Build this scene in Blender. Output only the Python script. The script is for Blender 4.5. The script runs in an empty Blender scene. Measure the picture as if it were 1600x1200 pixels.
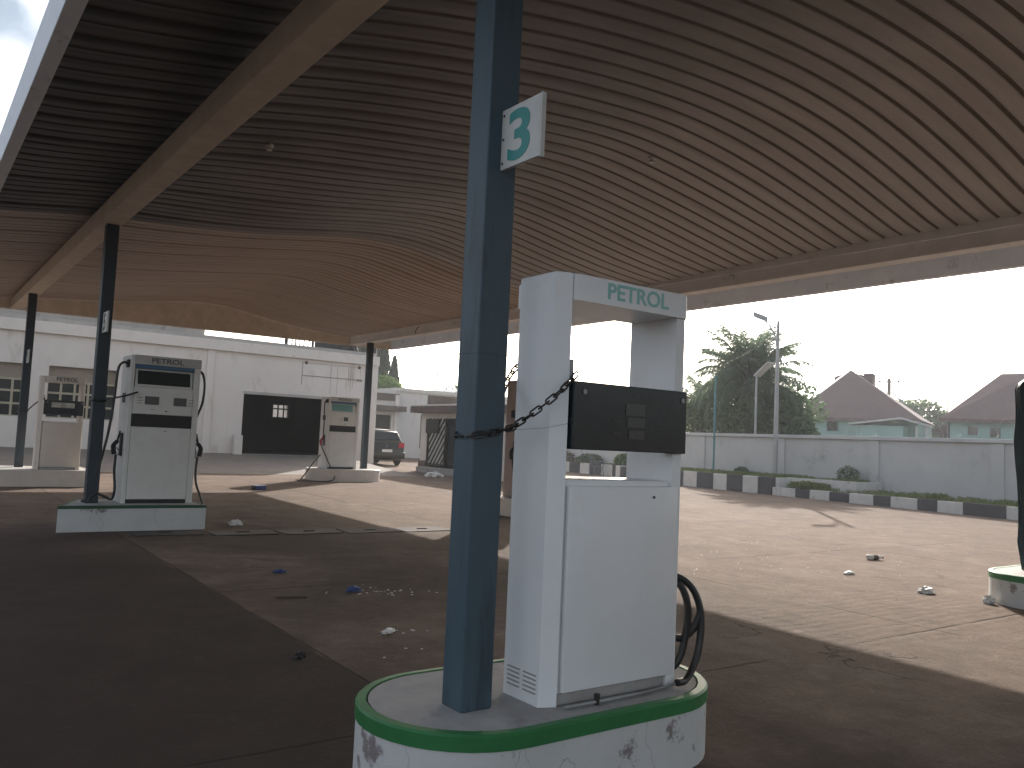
import bpy, bmesh, math, random
from mathutils import Vector, Matrix, noise
random.seed(7)
R = math.radians
scene = bpy.context.scene
COL = scene.collection

HAZE = .0011
# ------------------------------------------------------------------ helpers
def gz(y):                       # the forecourt rises gently away from the camera
    return 0.01 * (min(y, 60.0) - 3.0)

class MB:
    """collects shapes and links them as ONE mesh object"""
    def __init__(self, origin=(0, 0, 0)):
        self.bm = bmesh.new(); self.o = Vector(origin); self.mi = 0
    def v(self, p): return self.bm.verts.new(Vector(p) - self.o)
    def face(self, vs):
        try:
            f = self.bm.faces.new(vs); f.material_index = self.mi; return f
        except ValueError: return None
    def poly(self, pts): return self.face([self.v(p) for p in pts])
    def box(self, x0, x1, y0, y1, z0, z1, bev=0.0, seg=2):
        vs = [self.v((x, y, z)) for z in (z0, z1) for y in (y0, y1) for x in (x0, x1)]
        fs = [self.face([vs[i] for i in q]) for q in ((0,2,3,1),(4,5,7,6),(0,1,5,4),(2,6,7,3),(0,4,6,2),(1,3,7,5))]
        if bev > 0:
            es = list({e for f in fs for e in f.edges})
            r = bmesh.ops.bevel(self.bm, geom=es, offset=bev, segments=seg, profile=0.5, affect='EDGES')
            for f in r['faces']: f.material_index = self.mi
        return self
    def prism(self, pts, z0, z1, bev=0.0):
        """plan polygon (x, y) counter-clockwise, extruded up"""
        n = len(pts)
        a = [self.v((p[0], p[1], z0)) for p in pts]; b = [self.v((p[0], p[1], z1)) for p in pts]
        self.face(a[::-1]); t = self.face(b)
        for i in range(n): self.face([a[i], a[(i+1) % n], b[(i+1) % n], b[i]])
        if bev > 0:
            r = bmesh.ops.bevel(self.bm, geom=list(t.edges), offset=bev, segments=2, profile=0.5, affect='EDGES')
            for f in r['faces']: f.material_index = self.mi
        return self
    def extr(self, prof, axis, a0, a1):
        """profile in the plane across the axis ('x': (y,z), 'y': (x,z)), extruded along it"""
        mk = (lambda p, a: (a, p[0], p[1])) if axis == 'x' else (lambda p, a: (p[0], a, p[1]))
        n = len(prof)
        a = [self.v(mk(p, a0)) for p in prof]; b = [self.v(mk(p, a1)) for p in prof]
        self.face(a); self.face(b[::-1])
        for i in range(n): self.face([a[i], b[i], b[(i+1) % n], a[(i+1) % n]])
        return self
    def tube(self, pts, r, n=8, cap=True, closed=False):
        pts = [Vector(p) for p in pts]; m = len(pts); rings = []; prev = None
        for i, p in enumerate(pts):
            if closed: d = pts[(i+1) % m] - pts[i-1]
            else: d = (pts[min(i+1, m-1)] - pts[max(i-1, 0)])
            d.normalize()
            if prev is None:
                u = d.orthogonal().normalized()
            else:
                u = prev - d * prev.dot(d)
                u = u.normalized() if u.length > 1e-6 else d.orthogonal().normalized()
            prev = u; w = d.cross(u)
            rr = r[i] if isinstance(r, (list, tuple)) else r
            rings.append([self.v(p + (u * math.cos(k * 2 * math.pi / n) + w * math.sin(k * 2 * math.pi / n)) * rr) for k in range(n)])
        for i in range(m if closed else m - 1):
            a, b = rings[i], rings[(i+1) % m]
            for k in range(n): self.face([a[k], a[(k+1) % n], b[(k+1) % n], b[k]])
        if cap and not closed:
            self.face(rings[0][::-1]); self.face(rings[-1])
        return self
    def cyl(self, p0, p1, r0, r1=None, n=16): return self.tube([p0, p1], [r0, r1 if r1 is not None else r0], n)
    def build(self, name, mats, parent=None, smooth=None, recalc=True):
        if recalc: bmesh.ops.recalc_face_normals(self.bm, faces=self.bm.faces)
        me = bpy.data.meshes.new(name); self.bm.to_mesh(me); self.bm.free()
        for m in (mats if isinstance(mats, (list, tuple)) else [mats]): me.materials.append(m)
        if smooth is not None:
            me.shade_smooth(); me.set_sharp_from_angle(angle=R(smooth))
        o = bpy.data.objects.new(name, me); COL.objects.link(o)
        if parent is not None: o.parent = parent
        else: o.location = self.o
        return o

def spline(pts, n=8):
    """Catmull-Rom through the points"""
    P = [Vector(p) for p in pts]; P = [P[0] * 2 - P[1]] + P + [P[-1] * 2 - P[-2]]; out = []
    for i in range(1, len(P) - 2):
        for k in range(n):
            t = k / n; a, b, c, d = P[i-1], P[i], P[i+1], P[i+2]
            out.append(0.5 * (2*b + (c-a)*t + (2*a - 5*b + 4*c - d)*t*t + (3*b - a - 3*c + d)*t*t*t))
    out.append(P[-2]); return out

def tag(o, label=None, cat=None, group=None, kind=None):
    if label: o['label'] = label
    if cat: o['category'] = cat
    if group: o['group'] = group
    if kind: o['kind'] = kind
    return o
def thing(name, label, cat, loc=(0, 0, 0), rz=0.0, group=None):
    o = bpy.data.objects.new(name, None); COL.objects.link(o)
    o.location = loc; o.rotation_euler = (0, 0, rz); o.empty_display_size = 0.2
    return tag(o, label, cat, group)
def copy_tree(o, parent=None):
    c = o.copy(); COL.objects.link(c)
    if parent is not None: c.parent = parent
    for ch in list(o.children): copy_tree(ch, c)
    return c
FONT_CACHE = {}
def text(name, body, w, h, mat, parent, loc, facing='-y', bold=0.018, thick=0.0015):
    """lettering w wide and h tall, lower left corner at loc, facing -y or -x"""
    cu = bpy.data.curves.new(name + '_curve', 'FONT'); cu.body = body; cu.offset = bold; cu.resolution_u = 6
    ob = bpy.data.objects.new(name + '_tmp', cu); COL.objects.link(ob)
    bpy.context.view_layer.update()
    me = bpy.data.meshes.new_from_object(ob.evaluated_get(bpy.context.evaluated_depsgraph_get()))
    bpy.data.objects.remove(ob); bpy.data.curves.remove(cu)
    xs = [v.co.x for v in me.vertices]; ys = [v.co.y for v in me.vertices]
    bm = bmesh.new(); bm.from_mesh(me); bpy.data.meshes.remove(me)
    r = bmesh.ops.extrude_face_region(bm, geom=bm.faces[:])
    for v in bm.verts:
        top = 0.0
        x = (v.co.x - min(xs)) / (max(xs) - min(xs)) * w; y = (v.co.y - min(ys)) / (max(ys) - min(ys)) * h
        v.co = Vector((x, y, 0))
    for g in r['geom']:
        if isinstance(g, bmesh.types.BMVert): g.co.z = thick
    M = Matrix(((1,0,0),(0,0,-1),(0,1,0))) if facing == '-y' else Matrix(((0,0,-1),(-1,0,0),(0,1,0)))
    for v in bm.verts: v.co = M @ v.co
    for fc in bm.faces: fc.smooth = False
    bmesh.ops.recalc_face_normals(bm, faces=bm.faces)
    me = bpy.data.meshes.new(name); bm.to_mesh(me); bm.free(); me.materials.append(mat)
    o = bpy.data.objects.new(name, me); COL.objects.link(o); o.parent = parent; o.location = loc
    return o

# ------------------------------------------------------------------ materials
def nt(m): return m.node_tree.nodes, m.node_tree.links
def mat(name, base, rough=0.6, var=None, scale=6.0, vamt=0.5, bump=0.0, bscale=40.0, metal=0.0, stain=None, sscale=1.5, slo=0.55, shi=0.7, spec=0.5, stretch=None, detail=6.0):
    """principled paint with noise variation (var), shaped stains (stain) and bump"""
    m = bpy.data.materials.new(name); m.use_nodes = True; N, L = nt(m)
    p = N['Principled BSDF']; p.inputs['Roughness'].default_value = rough; p.inputs['Metallic'].default_value = metal
    p.inputs['Specular IOR Level'].default_value = spec
    p.inputs['Base Color'].default_value = (*base, 1)
    tc = N.new('ShaderNodeTexCoord'); src = tc.outputs['Object']
    if stretch:
        mp = N.new('ShaderNodeMapping'); mp.inputs['Scale'].default_value = stretch; L.new(src, mp.inputs['Vector']); vs = mp.outputs['Vector']
    else: vs = src
    col = None
    if var:
        n = N.new('ShaderNodeTexNoise'); n.inputs['Scale'].default_value = scale; n.inputs['Detail'].default_value = detail; n.inputs['Roughness'].default_value = 0.65
        L.new(vs, n.inputs['Vector'])
        rp = N.new('ShaderNodeValToRGB'); rp.color_ramp.elements[0].position = 0.5 - 0.22; rp.color_ramp.elements[1].position = 0.5 + 0.22
        rp.color_ramp.elements[0].color = (*base, 1); rp.color_ramp.elements[1].color = (*[b + (v - b) * vamt for b, v in zip(base, var)], 1)
        L.new(n.outputs['Fac'], rp.inputs['Fac']); col = rp.outputs['Color']
    if stain:
        n2 = N.new('ShaderNodeTexNoise'); n2.inputs['Scale'].default_value = sscale; n2.inputs['Detail'].default_value = 8; n2.inputs['Roughness'].default_value = 0.7
        L.new(vs, n2.inputs['Vector'])
        r2 = N.new('ShaderNodeValToRGB'); r2.color_ramp.elements[0].position = slo; r2.color_ramp.elements[1].position = shi
        L.new(n2.outputs['Fac'], r2.inputs['Fac'])
        mx = N.new('ShaderNodeMix'); mx.data_type = 'RGBA'; mx.inputs[7].default_value = (*stain, 1); L.new(r2.outputs['Color'], mx.inputs[0])
        if col: L.new(col, mx.inputs[6])
        else: mx.inputs[6].default_value = (*base, 1)
        col = mx.outputs[2]
    if col: L.new(col, p.inputs['Base Color'])
    if bump:
        n3 = N.new('ShaderNodeTexNoise'); n3.inputs['Scale'].default_value = bscale; n3.inputs['Detail'].default_value = 6; L.new(vs, n3.inputs['Vector'])
        b = N.new('ShaderNodeBump'); b.inputs['Strength'].default_value = bump; b.inputs['Distance'].default_value = 0.02
        L.new(n3.outputs['Fac'], b.inputs['Height']); L.new(b.outputs['Normal'], p.inputs['Normal'])
    return m

M = {}
M['white_paint'] = mat('white_paint', (.82,.825,.83), .32, (.75,.755,.76), 3, .8, .03, 30, stain=(.70,.685,.66), sscale=2.2, slo=.56, shi=.76)
M['white_old'] = mat('white_old', (.68,.665,.63), .45, (.58,.56,.52), 4, .8, .05, 30, stain=(.36,.31,.26), sscale=2.5, slo=.6, shi=.78)
M['cream_old'] = mat('cream_old', (.64,.57,.50), .5, (.55,.48,.42), 4, .8, .05, 30, stain=(.33,.27,.22), sscale=2.5, slo=.6, shi=.78)
M['pink_brown'] = mat('pink_brown', (.34,.26,.23), .55, (.28,.21,.18), 4, .8, .05, 30)
M['black_gloss'] = mat('black_gloss', (.010,.015,.021), .22, (.02,.025,.03), 5, 1, 0)
M['black_matt'] = mat('black_matt', (.018,.017,.017), .6, (.03,.028,.027), 9, 1, .1, 60)
M['rubber'] = mat('rubber', (.014,.013,.013), .42, (.03,.028,.026), 12, 1, .08, 80)
M['lcd'] = mat('lcd', (.05,.055,.055), .2, (.07,.075,.07), 4, 1)
M['lcd_pale'] = mat('lcd_pale', (.58,.58,.50), .25, (.30,.30,.26), 5, 1)
M['lcd_green'] = mat('lcd_green', (.12,.30,.24), .25, (.10,.25,.20), 5, 1)
M['lcd_dark'] = mat('lcd_dark', (.014,.022,.018), .3, (.02,.03,.024), 5, 1)
M['teal_ink'] = mat('teal_ink', (.03,.25,.235), .45, (.04,.28,.265), 12, 1)
M['teal_faded'] = mat('teal_faded', (.22,.52,.48), .45, (.30,.56,.53), 12, 1)
M['dark_ink'] = mat('dark_ink', (.055,.06,.058), .5, (.10,.10,.095), 14, 1)
M['header_grey'] = mat('header_grey', (.50,.48,.455), .5, (.43,.41,.39), 5, 1)
M['blue_band'] = mat('blue_band', (.035,.11,.20), .4, (.05,.13,.22), 6, 1)
M['red_plastic'] = mat('red_plastic', (.42,.03,.04), .4, (.35,.03,.03), 10, 1)
M['column_blue'] = mat('column_blue', (.060,.100,.128), .5, (.048,.080,.104), 3, 1, .06, 25, stain=(.030,.045,.058), sscale=2.2, slo=.52, shi=.66, stretch=(3,3,.45))
M['column_dark'] = mat('column_dark', (.034,.046,.056), .55, (.026,.036,.045), 3, 1, .06, 25)
M['sign_white'] = mat('sign_white', (.62,.62,.60), .4, (.54,.54,.52), 7, 1)
M['sign_back'] = mat('sign_back', (.30,.31,.31), .5, (.24,.25,.25), 7, 1)
M['iron'] = mat('iron', (.030,.028,.027), .5, (.06,.045,.035), 20, 1, .1, 90, metal=.3)
M['galv'] = mat('galv', (.34,.35,.35), .45, (.28,.285,.285), 7, 1, metal=.4)
M['teal_pole'] = mat('teal_pole', (.04,.17,.19), .5, (.055,.20,.22), 7, 1)
M['concrete'] = mat('concrete', (.40,.385,.365), .85, (.30,.285,.27), 5, 1, .25, 40, stain=(.13,.115,.10), sscale=2.2, slo=.56, shi=.75)
M['green_paint'] = mat('green_paint', (.03,.19,.055), .5, (.024,.14,.042), 6, 1, .08, 30, stain=(.17,.18,.16), sscale=7, slo=.70, shi=.76)
M['green_dark'] = mat('green_dark', (.022,.085,.038), .55, (.03,.07,.04), 6, 1, .08, 30, stain=(.17,.16,.15), sscale=5, slo=.60, shi=.70)
M['beam'] = mat('beam', (.66,.575,.475), .8, (.50,.43,.35), 3, 1, .1, 25, stain=(.76,.69,.60), sscale=2.8, slo=.60, shi=.74)
M['beam_glare'] = mat('beam_glare', (.74,.73,.72), .8, (.62,.61,.60), 3, 1, .1, 25, stain=(.46,.43,.40), sscale=2.4, slo=.60, shi=.76)  # paler copy of the beam paint, brightness from glare put into the colour
M['fascia'] = mat('fascia', (.82,.87,.94), .75, (.72,.77,.84), 3, 1, .1, 25, stain=(.25,.24,.23), sscale=2.4, slo=.58, shi=.74)
M['wall_white'] = mat('wall_white', (.70,.665,.63), .85, (.63,.595,.56), 1.2, 1, .08, 30, stain=(.42,.375,.33), sscale=1.6, slo=.56, shi=.80, stretch=(1,1,.4))
M['cornice'] = mat('cornice', (.70,.66,.62), .85, (.60,.565,.525), 1.6, 1, .08, 30, stain=(.34,.305,.275), sscale=2.2, slo=.58, shi=.8)
M['parapet'] = mat('parapet', (.44,.42,.395), .85, (.36,.34,.32), 1.6, 1, .08, 30, stain=(.22,.20,.185), sscale=2.0, slo=.55, shi=.75)
M['perim'] = mat('perim', (.47,.475,.47), .88, (.40,.405,.40), .9, 1, .15, 25, stain=(.22,.215,.20), sscale=.9, slo=.58, shi=.8)
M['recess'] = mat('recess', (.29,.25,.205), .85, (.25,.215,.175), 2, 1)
M['cream_frame'] = mat('cream_frame', (.42,.39,.29), .6, (.36,.33,.25), 6, 1)
M['glass'] = mat('glass', (.012,.014,.016), .08, (.02,.022,.024), 2, 1)
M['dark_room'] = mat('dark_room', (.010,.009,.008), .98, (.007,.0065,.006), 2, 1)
M['brown_stain'] = mat('brown_stain', (.155,.125,.105), .85, (.10,.08,.068), 2.5, 1, .1, 25, stain=(.36,.32,.29), sscale=2.5, slo=.62, shi=.72)
M['plinth'] = mat('plinth', (.18,.135,.115), .85, (.12,.09,.078), 3, 1, .1, 25)
M['roof_brown'] = mat('roof_brown', (.145,.092,.088), .7, (.115,.072,.069), 1.4, 1, .05, 12)
M['house_teal'] = mat('house_teal', (.29,.46,.435), .8, (.23,.38,.36), 1.0, 1, .05, 20, stain=(.32,.46,.43), sscale=1.6, slo=.6, shi=.75)
M['trim_pale'] = mat('trim_pale', (.52,.54,.53), .6, (.44,.46,.45), 3, 1)
M['bark'] = mat('bark', (.09,.075,.06), .9, (.06,.05,.04), 9, 1, .4, 25)
M['soil'] = mat('soil', (.10,.085,.055), .95, (.065,.065,.035), 4, 1, .4, 20)
M['car_paint'] = mat('car_paint', (.004,.006,.006), .3, (.008,.011,.0105), 3, 1)
M['chrome'] = mat('chrome', (.55,.55,.55), .2, (.5,.5,.5), 3, 1, metal=.9)
M['tail_red'] = mat('tail_red', (.38,.02,.03), .2, (.30,.015,.02), 9, 1)
M['plate_white'] = mat('plate_white', (.62,.63,.66), .4, (.54,.55,.58), 12, 1)
M['tarp'] = mat('tarp', (.020,.042,.052), .55, (.028,.055,.066), 3, 1, .2, 14)
M['litter_white'] = mat('litter_white', (.72,.71,.68), .5, (.60,.58,.55), 14, 1)
M['litter_blue'] = mat('litter_blue', (.02,.045,.16), .5, (.05,.08,.20), 14, 1)
M['litter_brown'] = mat('litter_brown', (.16,.10,.06), .6, (.10,.06,.04), 14, 1)
M['chair_blue'] = mat('chair_blue', (.030,.055,.085), .4, (.04,.07,.10), 5, 1)
M['tank_black'] = mat('tank_black', (.025,.026,.028), .6, (.04,.04,.042), 4, 1)

def leaf_mat(name, a, b, trans=.35):
    m = bpy.data.materials.new(name); m.use_nodes = True; N, L = nt(m); p = N['Principled BSDF']
    p.inputs['Roughness'].default_value = .55; p.inputs['Specular IOR Level'].default_value = .3
    g = N.new('ShaderNodeNewGeometry'); tc = N.new('ShaderNodeTexCoord')
    n = N.new('ShaderNodeTexNoise'); n.inputs['Scale'].default_value = 1.1; n.inputs['Detail'].default_value = 4; L.new(tc.outputs['Object'], n.inputs['Vector'])
    ad = N.new('ShaderNodeMath'); ad.operation = 'MULTIPLY_ADD'; ad.inputs[1].default_value = .55; L.new(g.outputs['Random Per Island'], ad.inputs[0])
    sb = N.new('ShaderNodeMath'); sb.operation = 'MULTIPLY_ADD'; sb.inputs[1].default_value = 1.0; sb.inputs[2].default_value = -.22; L.new(n.outputs['Fac'], sb.inputs[0]); L.new(sb.outputs[0], ad.inputs[2])
    mx = N.new('ShaderNodeMix'); mx.data_type = 'RGBA'; mx.inputs[6].default_value = (*a, 1); mx.inputs[7].default_value = (*b, 1); L.new(ad.outputs[0], mx.inputs[0])
    L.new(mx.outputs[2], p.inputs['Base Color'])
    t = N.new('ShaderNodeBsdfTranslucent'); L.new(mx.outputs[2], t.inputs['Color'])
    ms = N.new('ShaderNodeMixShader'); ms.inputs[0].default_value = trans
    L.new(p.outputs[0], ms.inputs[1]); L.new(t.outputs[0], ms.inputs[2]); L.new(ms.outputs[0], N['Material Output'].inputs['Surface'])
    return m
M['palm_leaf'] = leaf_mat('palm_leaf', (.10,.15,.10), (.19,.25,.16), .58)
M['bush_leaf'] = leaf_mat('bush_leaf', (.07,.115,.068), (.15,.21,.11), .5)
M['cypress_leaf'] = leaf_mat('cypress_leaf', (.018,.038,.022), (.045,.075,.035), .15)
M['bright_leaf'] = leaf_mat('bright_leaf', (.06,.12,.03), (.14,.22,.06))
M['grass_leaf'] = leaf_mat('grass_leaf', (.10,.14,.04), (.24,.28,.10), .5)
M['dry_leaf'] = leaf_mat('dry_leaf', (.09,.06,.03), (.16,.11,.06))

def ground_material():
    m = bpy.data.materials.new('forecourt_concrete'); m.use_nodes = True; N, L = nt(m); p = N['Principled BSDF']
    tc = N.new('ShaderNodeTexCoord'); P = tc.outputs['Object']
    def noise_(scale, detail=6, rough=.6, vec=None, dist=0.0):
        n = N.new('ShaderNodeTexNoise'); n.inputs['Scale'].default_value = scale; n.inputs['Detail'].default_value = detail
        n.inputs['Roughness'].default_value = rough; n.inputs['Distortion'].default_value = dist; L.new(vec or P, n.inputs['Vector']); return n.outputs['Fac']
    def ramp(f, lo, hi):
        r = N.new('ShaderNodeMapRange'); r.inputs[1].default_value = lo; r.inputs[2].default_value = hi; r.clamp = True; L.new(f, r.inputs[0]); return r.outputs[0]
    def mix(f, a, b):
        x = N.new('ShaderNodeMix'); x.data_type = 'RGBA'
        for s, v in ((0, f), (6, a), (7, b)):
            if hasattr(v, 'links'): L.new(v, x.inputs[s])
            else: x.inputs[s].default_value = v if s == 0 else (*v, 1)
        return x.outputs[2]
    def math_(op, a, b=None, c=None):
        x = N.new('ShaderNodeMath'); x.operation = op
        for i, v in enumerate((a, b, c)):
            if v is None: continue
            if hasattr(v, 'links'): L.new(v, x.inputs[i])
            else: x.inputs[i].default_value = v
        return x.outputs[0]
    sx = N.new('ShaderNodeSeparateXYZ'); L.new(P, sx.inputs[0]); X, Y = sx.outputs[0], sx.outputs[1]
    col = mix(ramp(noise_(.35, 5), .3, .7), (0.2117,0.1519,0.1156), (0.1646,0.1183,0.0900))
    col = mix(ramp(noise_(2.2, 9, .75), .40, .66), col, (0.1243,0.0927,0.0726))
    col = mix(math_('MULTIPLY', ramp(noise_(.8, 9, .72, None, .8), .50, .64), .55), col, (0.2419,0.1915,0.1579))
    blot = math_('MULTIPLY', ramp(noise_(1.15, 10, .78, None, .3), .52, .60), .5)
    col = mix(blot, col, (.125,.095,.075))
    pale = math_('MULTIPLY', ramp(noise_(3.1, 10, .8, None, .6), .57, .66), .55)
    col = mix(pale, col, (.30,.245,.205))
    # fine brushed grain along x
    mp = N.new('ShaderNodeMapping'); mp.inputs['Scale'].default_value = (1.5, 22, 1); L.new(P, mp.inputs['Vector'])
    grain = noise_(3.0, 6, .7, mp.outputs['Vector'], .4)
    col = mix(math_('MULTIPLY', ramp(grain, .45, .72), .45), col, (0.1210,0.0907,0.0706))
    col = mix(math_('MULTIPLY', ramp(noise_(26, 4, .7), .55, .75), .5), col, (0.2218,0.1848,0.1546))
    col = mix(math_('MULTIPLY', ramp(noise_(55, 3, .8), .54, .66), .45), col, (.075,.058,.047))
    col = mix(math_('MULTIPLY', ramp(noise_(70, 2, .8), .58, .70), .35), col, (.33,.28,.24))
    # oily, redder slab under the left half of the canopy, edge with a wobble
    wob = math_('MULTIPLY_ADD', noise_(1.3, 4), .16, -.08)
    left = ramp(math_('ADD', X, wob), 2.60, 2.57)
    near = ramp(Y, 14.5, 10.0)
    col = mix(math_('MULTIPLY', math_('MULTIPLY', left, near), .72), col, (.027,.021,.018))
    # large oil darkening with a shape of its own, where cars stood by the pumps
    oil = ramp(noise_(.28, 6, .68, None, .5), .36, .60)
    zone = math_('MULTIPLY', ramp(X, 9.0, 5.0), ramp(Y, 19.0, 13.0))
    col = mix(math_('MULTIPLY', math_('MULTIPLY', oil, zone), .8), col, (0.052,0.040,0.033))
    spots = ramp(noise_(1.1, 3, .5, None, 1.2), .64, .70)
    col = mix(math_('MULTIPLY', spots, .4), col, (0.0672,0.0504,0.0403))
    # slab joints
    def joint(c, at, period, half, amp):
        w = math_('MULTIPLY_ADD', noise_(2.5, 5), amp, -amp/2)
        a = math_('ADD', math_('SUBTRACT', c, at), w)
        a = math_('ABSOLUTE', math_('WRAP', a, period/2, -period/2))
        return ramp(a, half, half*.35)
    j = math_('MAXIMUM', joint(Y, 4.15, 4.05, .022, .05), joint(X, 2.585, 5.5, .018, .05))
    brk = ramp(noise_(.9, 4), .40, .52)
    j = math_('MULTIPLY', j, brk)
    # wandering cracks
    vo = N.new('ShaderNodeTexVoronoi'); vo.feature = 'DISTANCE_TO_EDGE'; vo.inputs['Scale'].default_value = .12
    wv = N.new('ShaderNodeVectorMath'); wv.operation = 'ADD'
    nz = N.new('ShaderNodeTexNoise'); nz.inputs['Scale'].default_value = 1.4; nz.inputs['Detail'].default_value = 7; L.new(P, nz.inputs['Vector'])
    sc_ = N.new('ShaderNodeVectorMath'); sc_.operation = 'SCALE'; sc_.inputs['Scale'].default_value = 1.3; L.new(nz.outputs['Color'], sc_.inputs[0])
    L.new(P, wv.inputs[0]); L.new(sc_.outputs[0], wv.inputs[1]); L.new(wv.outputs[0], vo.inputs['Vector'])
    ck = math_('MULTIPLY', ramp(vo.outputs['Distance'], .0022, .0006), ramp(noise_(.37, 3), .52, .60))
    line = math_('MAXIMUM', j, ck)
    col = mix(math_('MULTIPLY', line, .65), col, (.045,.034,.028))
    # raked ridges patch
    wvx = N.new('ShaderNodeTexWave'); wvx.bands_direction = 'Y'; wvx.inputs['Scale'].default_value = 2.2; wvx.inputs['Distortion'].default_value = 4; wvx.inputs['Detail'].default_value = 4; L.new(P, wvx.inputs['Vector'])
    rz = math_('MULTIPLY', ramp(X, 6.3, 6.7), math_('MULTIPLY', ramp(X, 10.5, 9.8), math_('MULTIPLY', ramp(Y, 3.6, 4.2), ramp(Y, 6.2, 5.4))))
    L.new(col, p.inputs['Base Color']); p.inputs['Roughness'].default_value = .95; p.inputs['Specular IOR Level'].default_value = .08
    h = math_('ADD', math_('MULTIPLY', noise_(14, 8, .7), .7), math_('MULTIPLY', grain, .8))
    h = math_('ADD', h, math_('MULTIPLY', noise_(2.6, 8, .65), 1.6))
    h = math_('ADD', h, math_('MULTIPLY', noise_(60, 4, .7), .25))
    h = math_('ADD', h, math_('MULTIPLY', math_('MULTIPLY', wvx.outputs['Fac'], rz), .3))
    h = math_('SUBTRACT', h, math_('MULTIPLY', line, 1.2))
    b = N.new('ShaderNodeBump'); b.inputs['Strength'].default_value = .7; b.inputs['Distance'].default_value = .02; L.new(h, b.inputs['Height']); L.new(b.outputs['Normal'], p.inputs['Normal'])
    return m
M['ground'] = ground_material()

def sheet_material():
    """long-span roofing sheets: newer, browner sheets past the middle bay, nearer ones sooty, with glare falloff painted across"""
    m = bpy.data.materials.new('roofing_sheets'); m.use_nodes = True; N, L = nt(m); p = N['Principled BSDF']
    tc = N.new('ShaderNodeTexCoord'); sx = N.new('ShaderNodeSeparateXYZ'); L.new(tc.outputs['Object'], sx.inputs[0])
    st = N.new('ShaderNodeMath'); st.operation = 'GREATER_THAN'; st.inputs[1].default_value = 4.64; L.new(sx.outputs[1], st.inputs[0])
    mp = N.new('ShaderNodeMapping'); mp.inputs['Scale'].default_value = (.5, 3.3, 1); L.new(tc.outputs['Object'], mp.inputs['Vector'])
    n = N.new('ShaderNodeTexNoise'); n.inputs['Scale'].default_value = 1.6; n.inputs['Detail'].default_value = 7; n.inputs['Roughness'].default_value = .65; L.new(mp.outputs['Vector'], n.inputs['Vector'])
    def mx(f, a, b):
        x = N.new('ShaderNodeMix'); x.data_type = 'RGBA'
        for s, v in ((0, f), (6, a), (7, b)):
            if hasattr(v, 'links'): L.new(v, x.inputs[s])
            else: x.inputs[s].default_value = (*v, 1)
        return x.outputs[2]
    r = N.new('ShaderNodeMapRange'); r.inputs[1].default_value = .3; r.inputs[2].default_value = .7; L.new(n.outputs['Fac'], r.inputs[0])
    dark = mx(r.outputs[0], SHEET_DARK[0], SHEET_DARK[1]); light = mx(r.outputs[0], SHEET_LIGHT[0], SHEET_LIGHT[1])
    # sooty sheets darkest on the column side; glare falloff painted into the colour
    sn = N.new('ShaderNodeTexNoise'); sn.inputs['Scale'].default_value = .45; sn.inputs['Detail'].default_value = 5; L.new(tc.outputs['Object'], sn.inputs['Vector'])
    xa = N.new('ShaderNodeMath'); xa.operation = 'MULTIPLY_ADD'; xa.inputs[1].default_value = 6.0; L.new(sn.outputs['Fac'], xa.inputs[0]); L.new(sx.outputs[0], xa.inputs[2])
    sr = N.new('ShaderNodeMapRange'); sr.inputs[1].default_value = GLARE_FALLOFF[0]; sr.inputs[2].default_value = GLARE_FALLOFF[1]; sr.inputs[3].default_value = .95; sr.inputs[4].default_value = 0; L.new(xa.outputs[0], sr.inputs[0])
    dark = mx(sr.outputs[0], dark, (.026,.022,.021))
    c = mx(st.outputs[0], dark, light)
    L.new(c, p.inputs['Base Color']); p.inputs['Roughness'].default_value = .55; p.inputs['Specular IOR Level'].default_value = .4
    n3 = N.new('ShaderNodeTexNoise'); n3.inputs['Scale'].default_value = 5; L.new(tc.outputs['Object'], n3.inputs['Vector'])
    b = N.new('ShaderNodeBump'); b.inputs['Strength'].default_value = .12; b.inputs['Distance'].default_value = .05; L.new(n3.outputs['Fac'], b.inputs['Height']); L.new(b.outputs['Normal'], p.inputs['Normal'])
    return m
GLARE_FALLOFF = (-2.0, 5.0)
SHEET_DARK = ((.42,.41,.405), (.33,.315,.305)); SHEET_LIGHT = ((.42,.345,.29), (.33,.27,.225))
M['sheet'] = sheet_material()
M['sheet_groove'] = mat('sheet_groove', (.15,.125,.11), .8, (.10,.084,.074), 3, 1)

def island_material():
    """whitewashed kerb wall with flaked patches and hairline cracks"""
    m = mat('whitewash', (.60,.60,.585), .75, (.53,.53,.515), 3, 1, .12, 30, stain=(.23,.195,.19), sscale=2.6, slo=.600, shi=.640)
    N, L = nt(m); p = N['Principled BSDF']; src = p.inputs['Base Color'].links[0].from_socket
    tc = N.new('ShaderNodeTexCoord'); nz = N.new('ShaderNodeTexNoise'); nz.inputs['Scale'].default_value = 3; nz.inputs['Detail'].default_value = 6; L.new(tc.outputs['Object'], nz.inputs['Vector'])
    s = N.new('ShaderNodeVectorMath'); s.operation = 'MULTIPLY_ADD'; s.inputs[1].default_value = (.35,.35,.35); L.new(nz.outputs['Color'], s.inputs[0]); L.new(tc.outputs['Object'], s.inputs[2])
    vo = N.new('ShaderNodeTexVoronoi'); vo.feature = 'DISTANCE_TO_EDGE'; vo.inputs['Scale'].default_value = .95; L.new(s.outputs[0], vo.inputs['Vector'])
    r = N.new('ShaderNodeMapRange'); r.inputs[1].default_value = .0022; r.inputs[2].default_value = .0006; L.new(vo.outputs['Distance'], r.inputs[0])
    k = N.new('ShaderNodeMath'); k.operation = 'MULTIPLY'; k.inputs[1].default_value = .6; L.new(r.outputs[0], k.inputs[0])
    x = N.new('ShaderNodeMix'); x.data_type = 'RGBA'; x.inputs[7].default_value = (.16,.14,.13,1); L.new(k.outputs[0], x.inputs[0]); L.new(src, x.inputs[6]); L.new(x.outputs[2], p.inputs['Base Color'])
    return m
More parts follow.
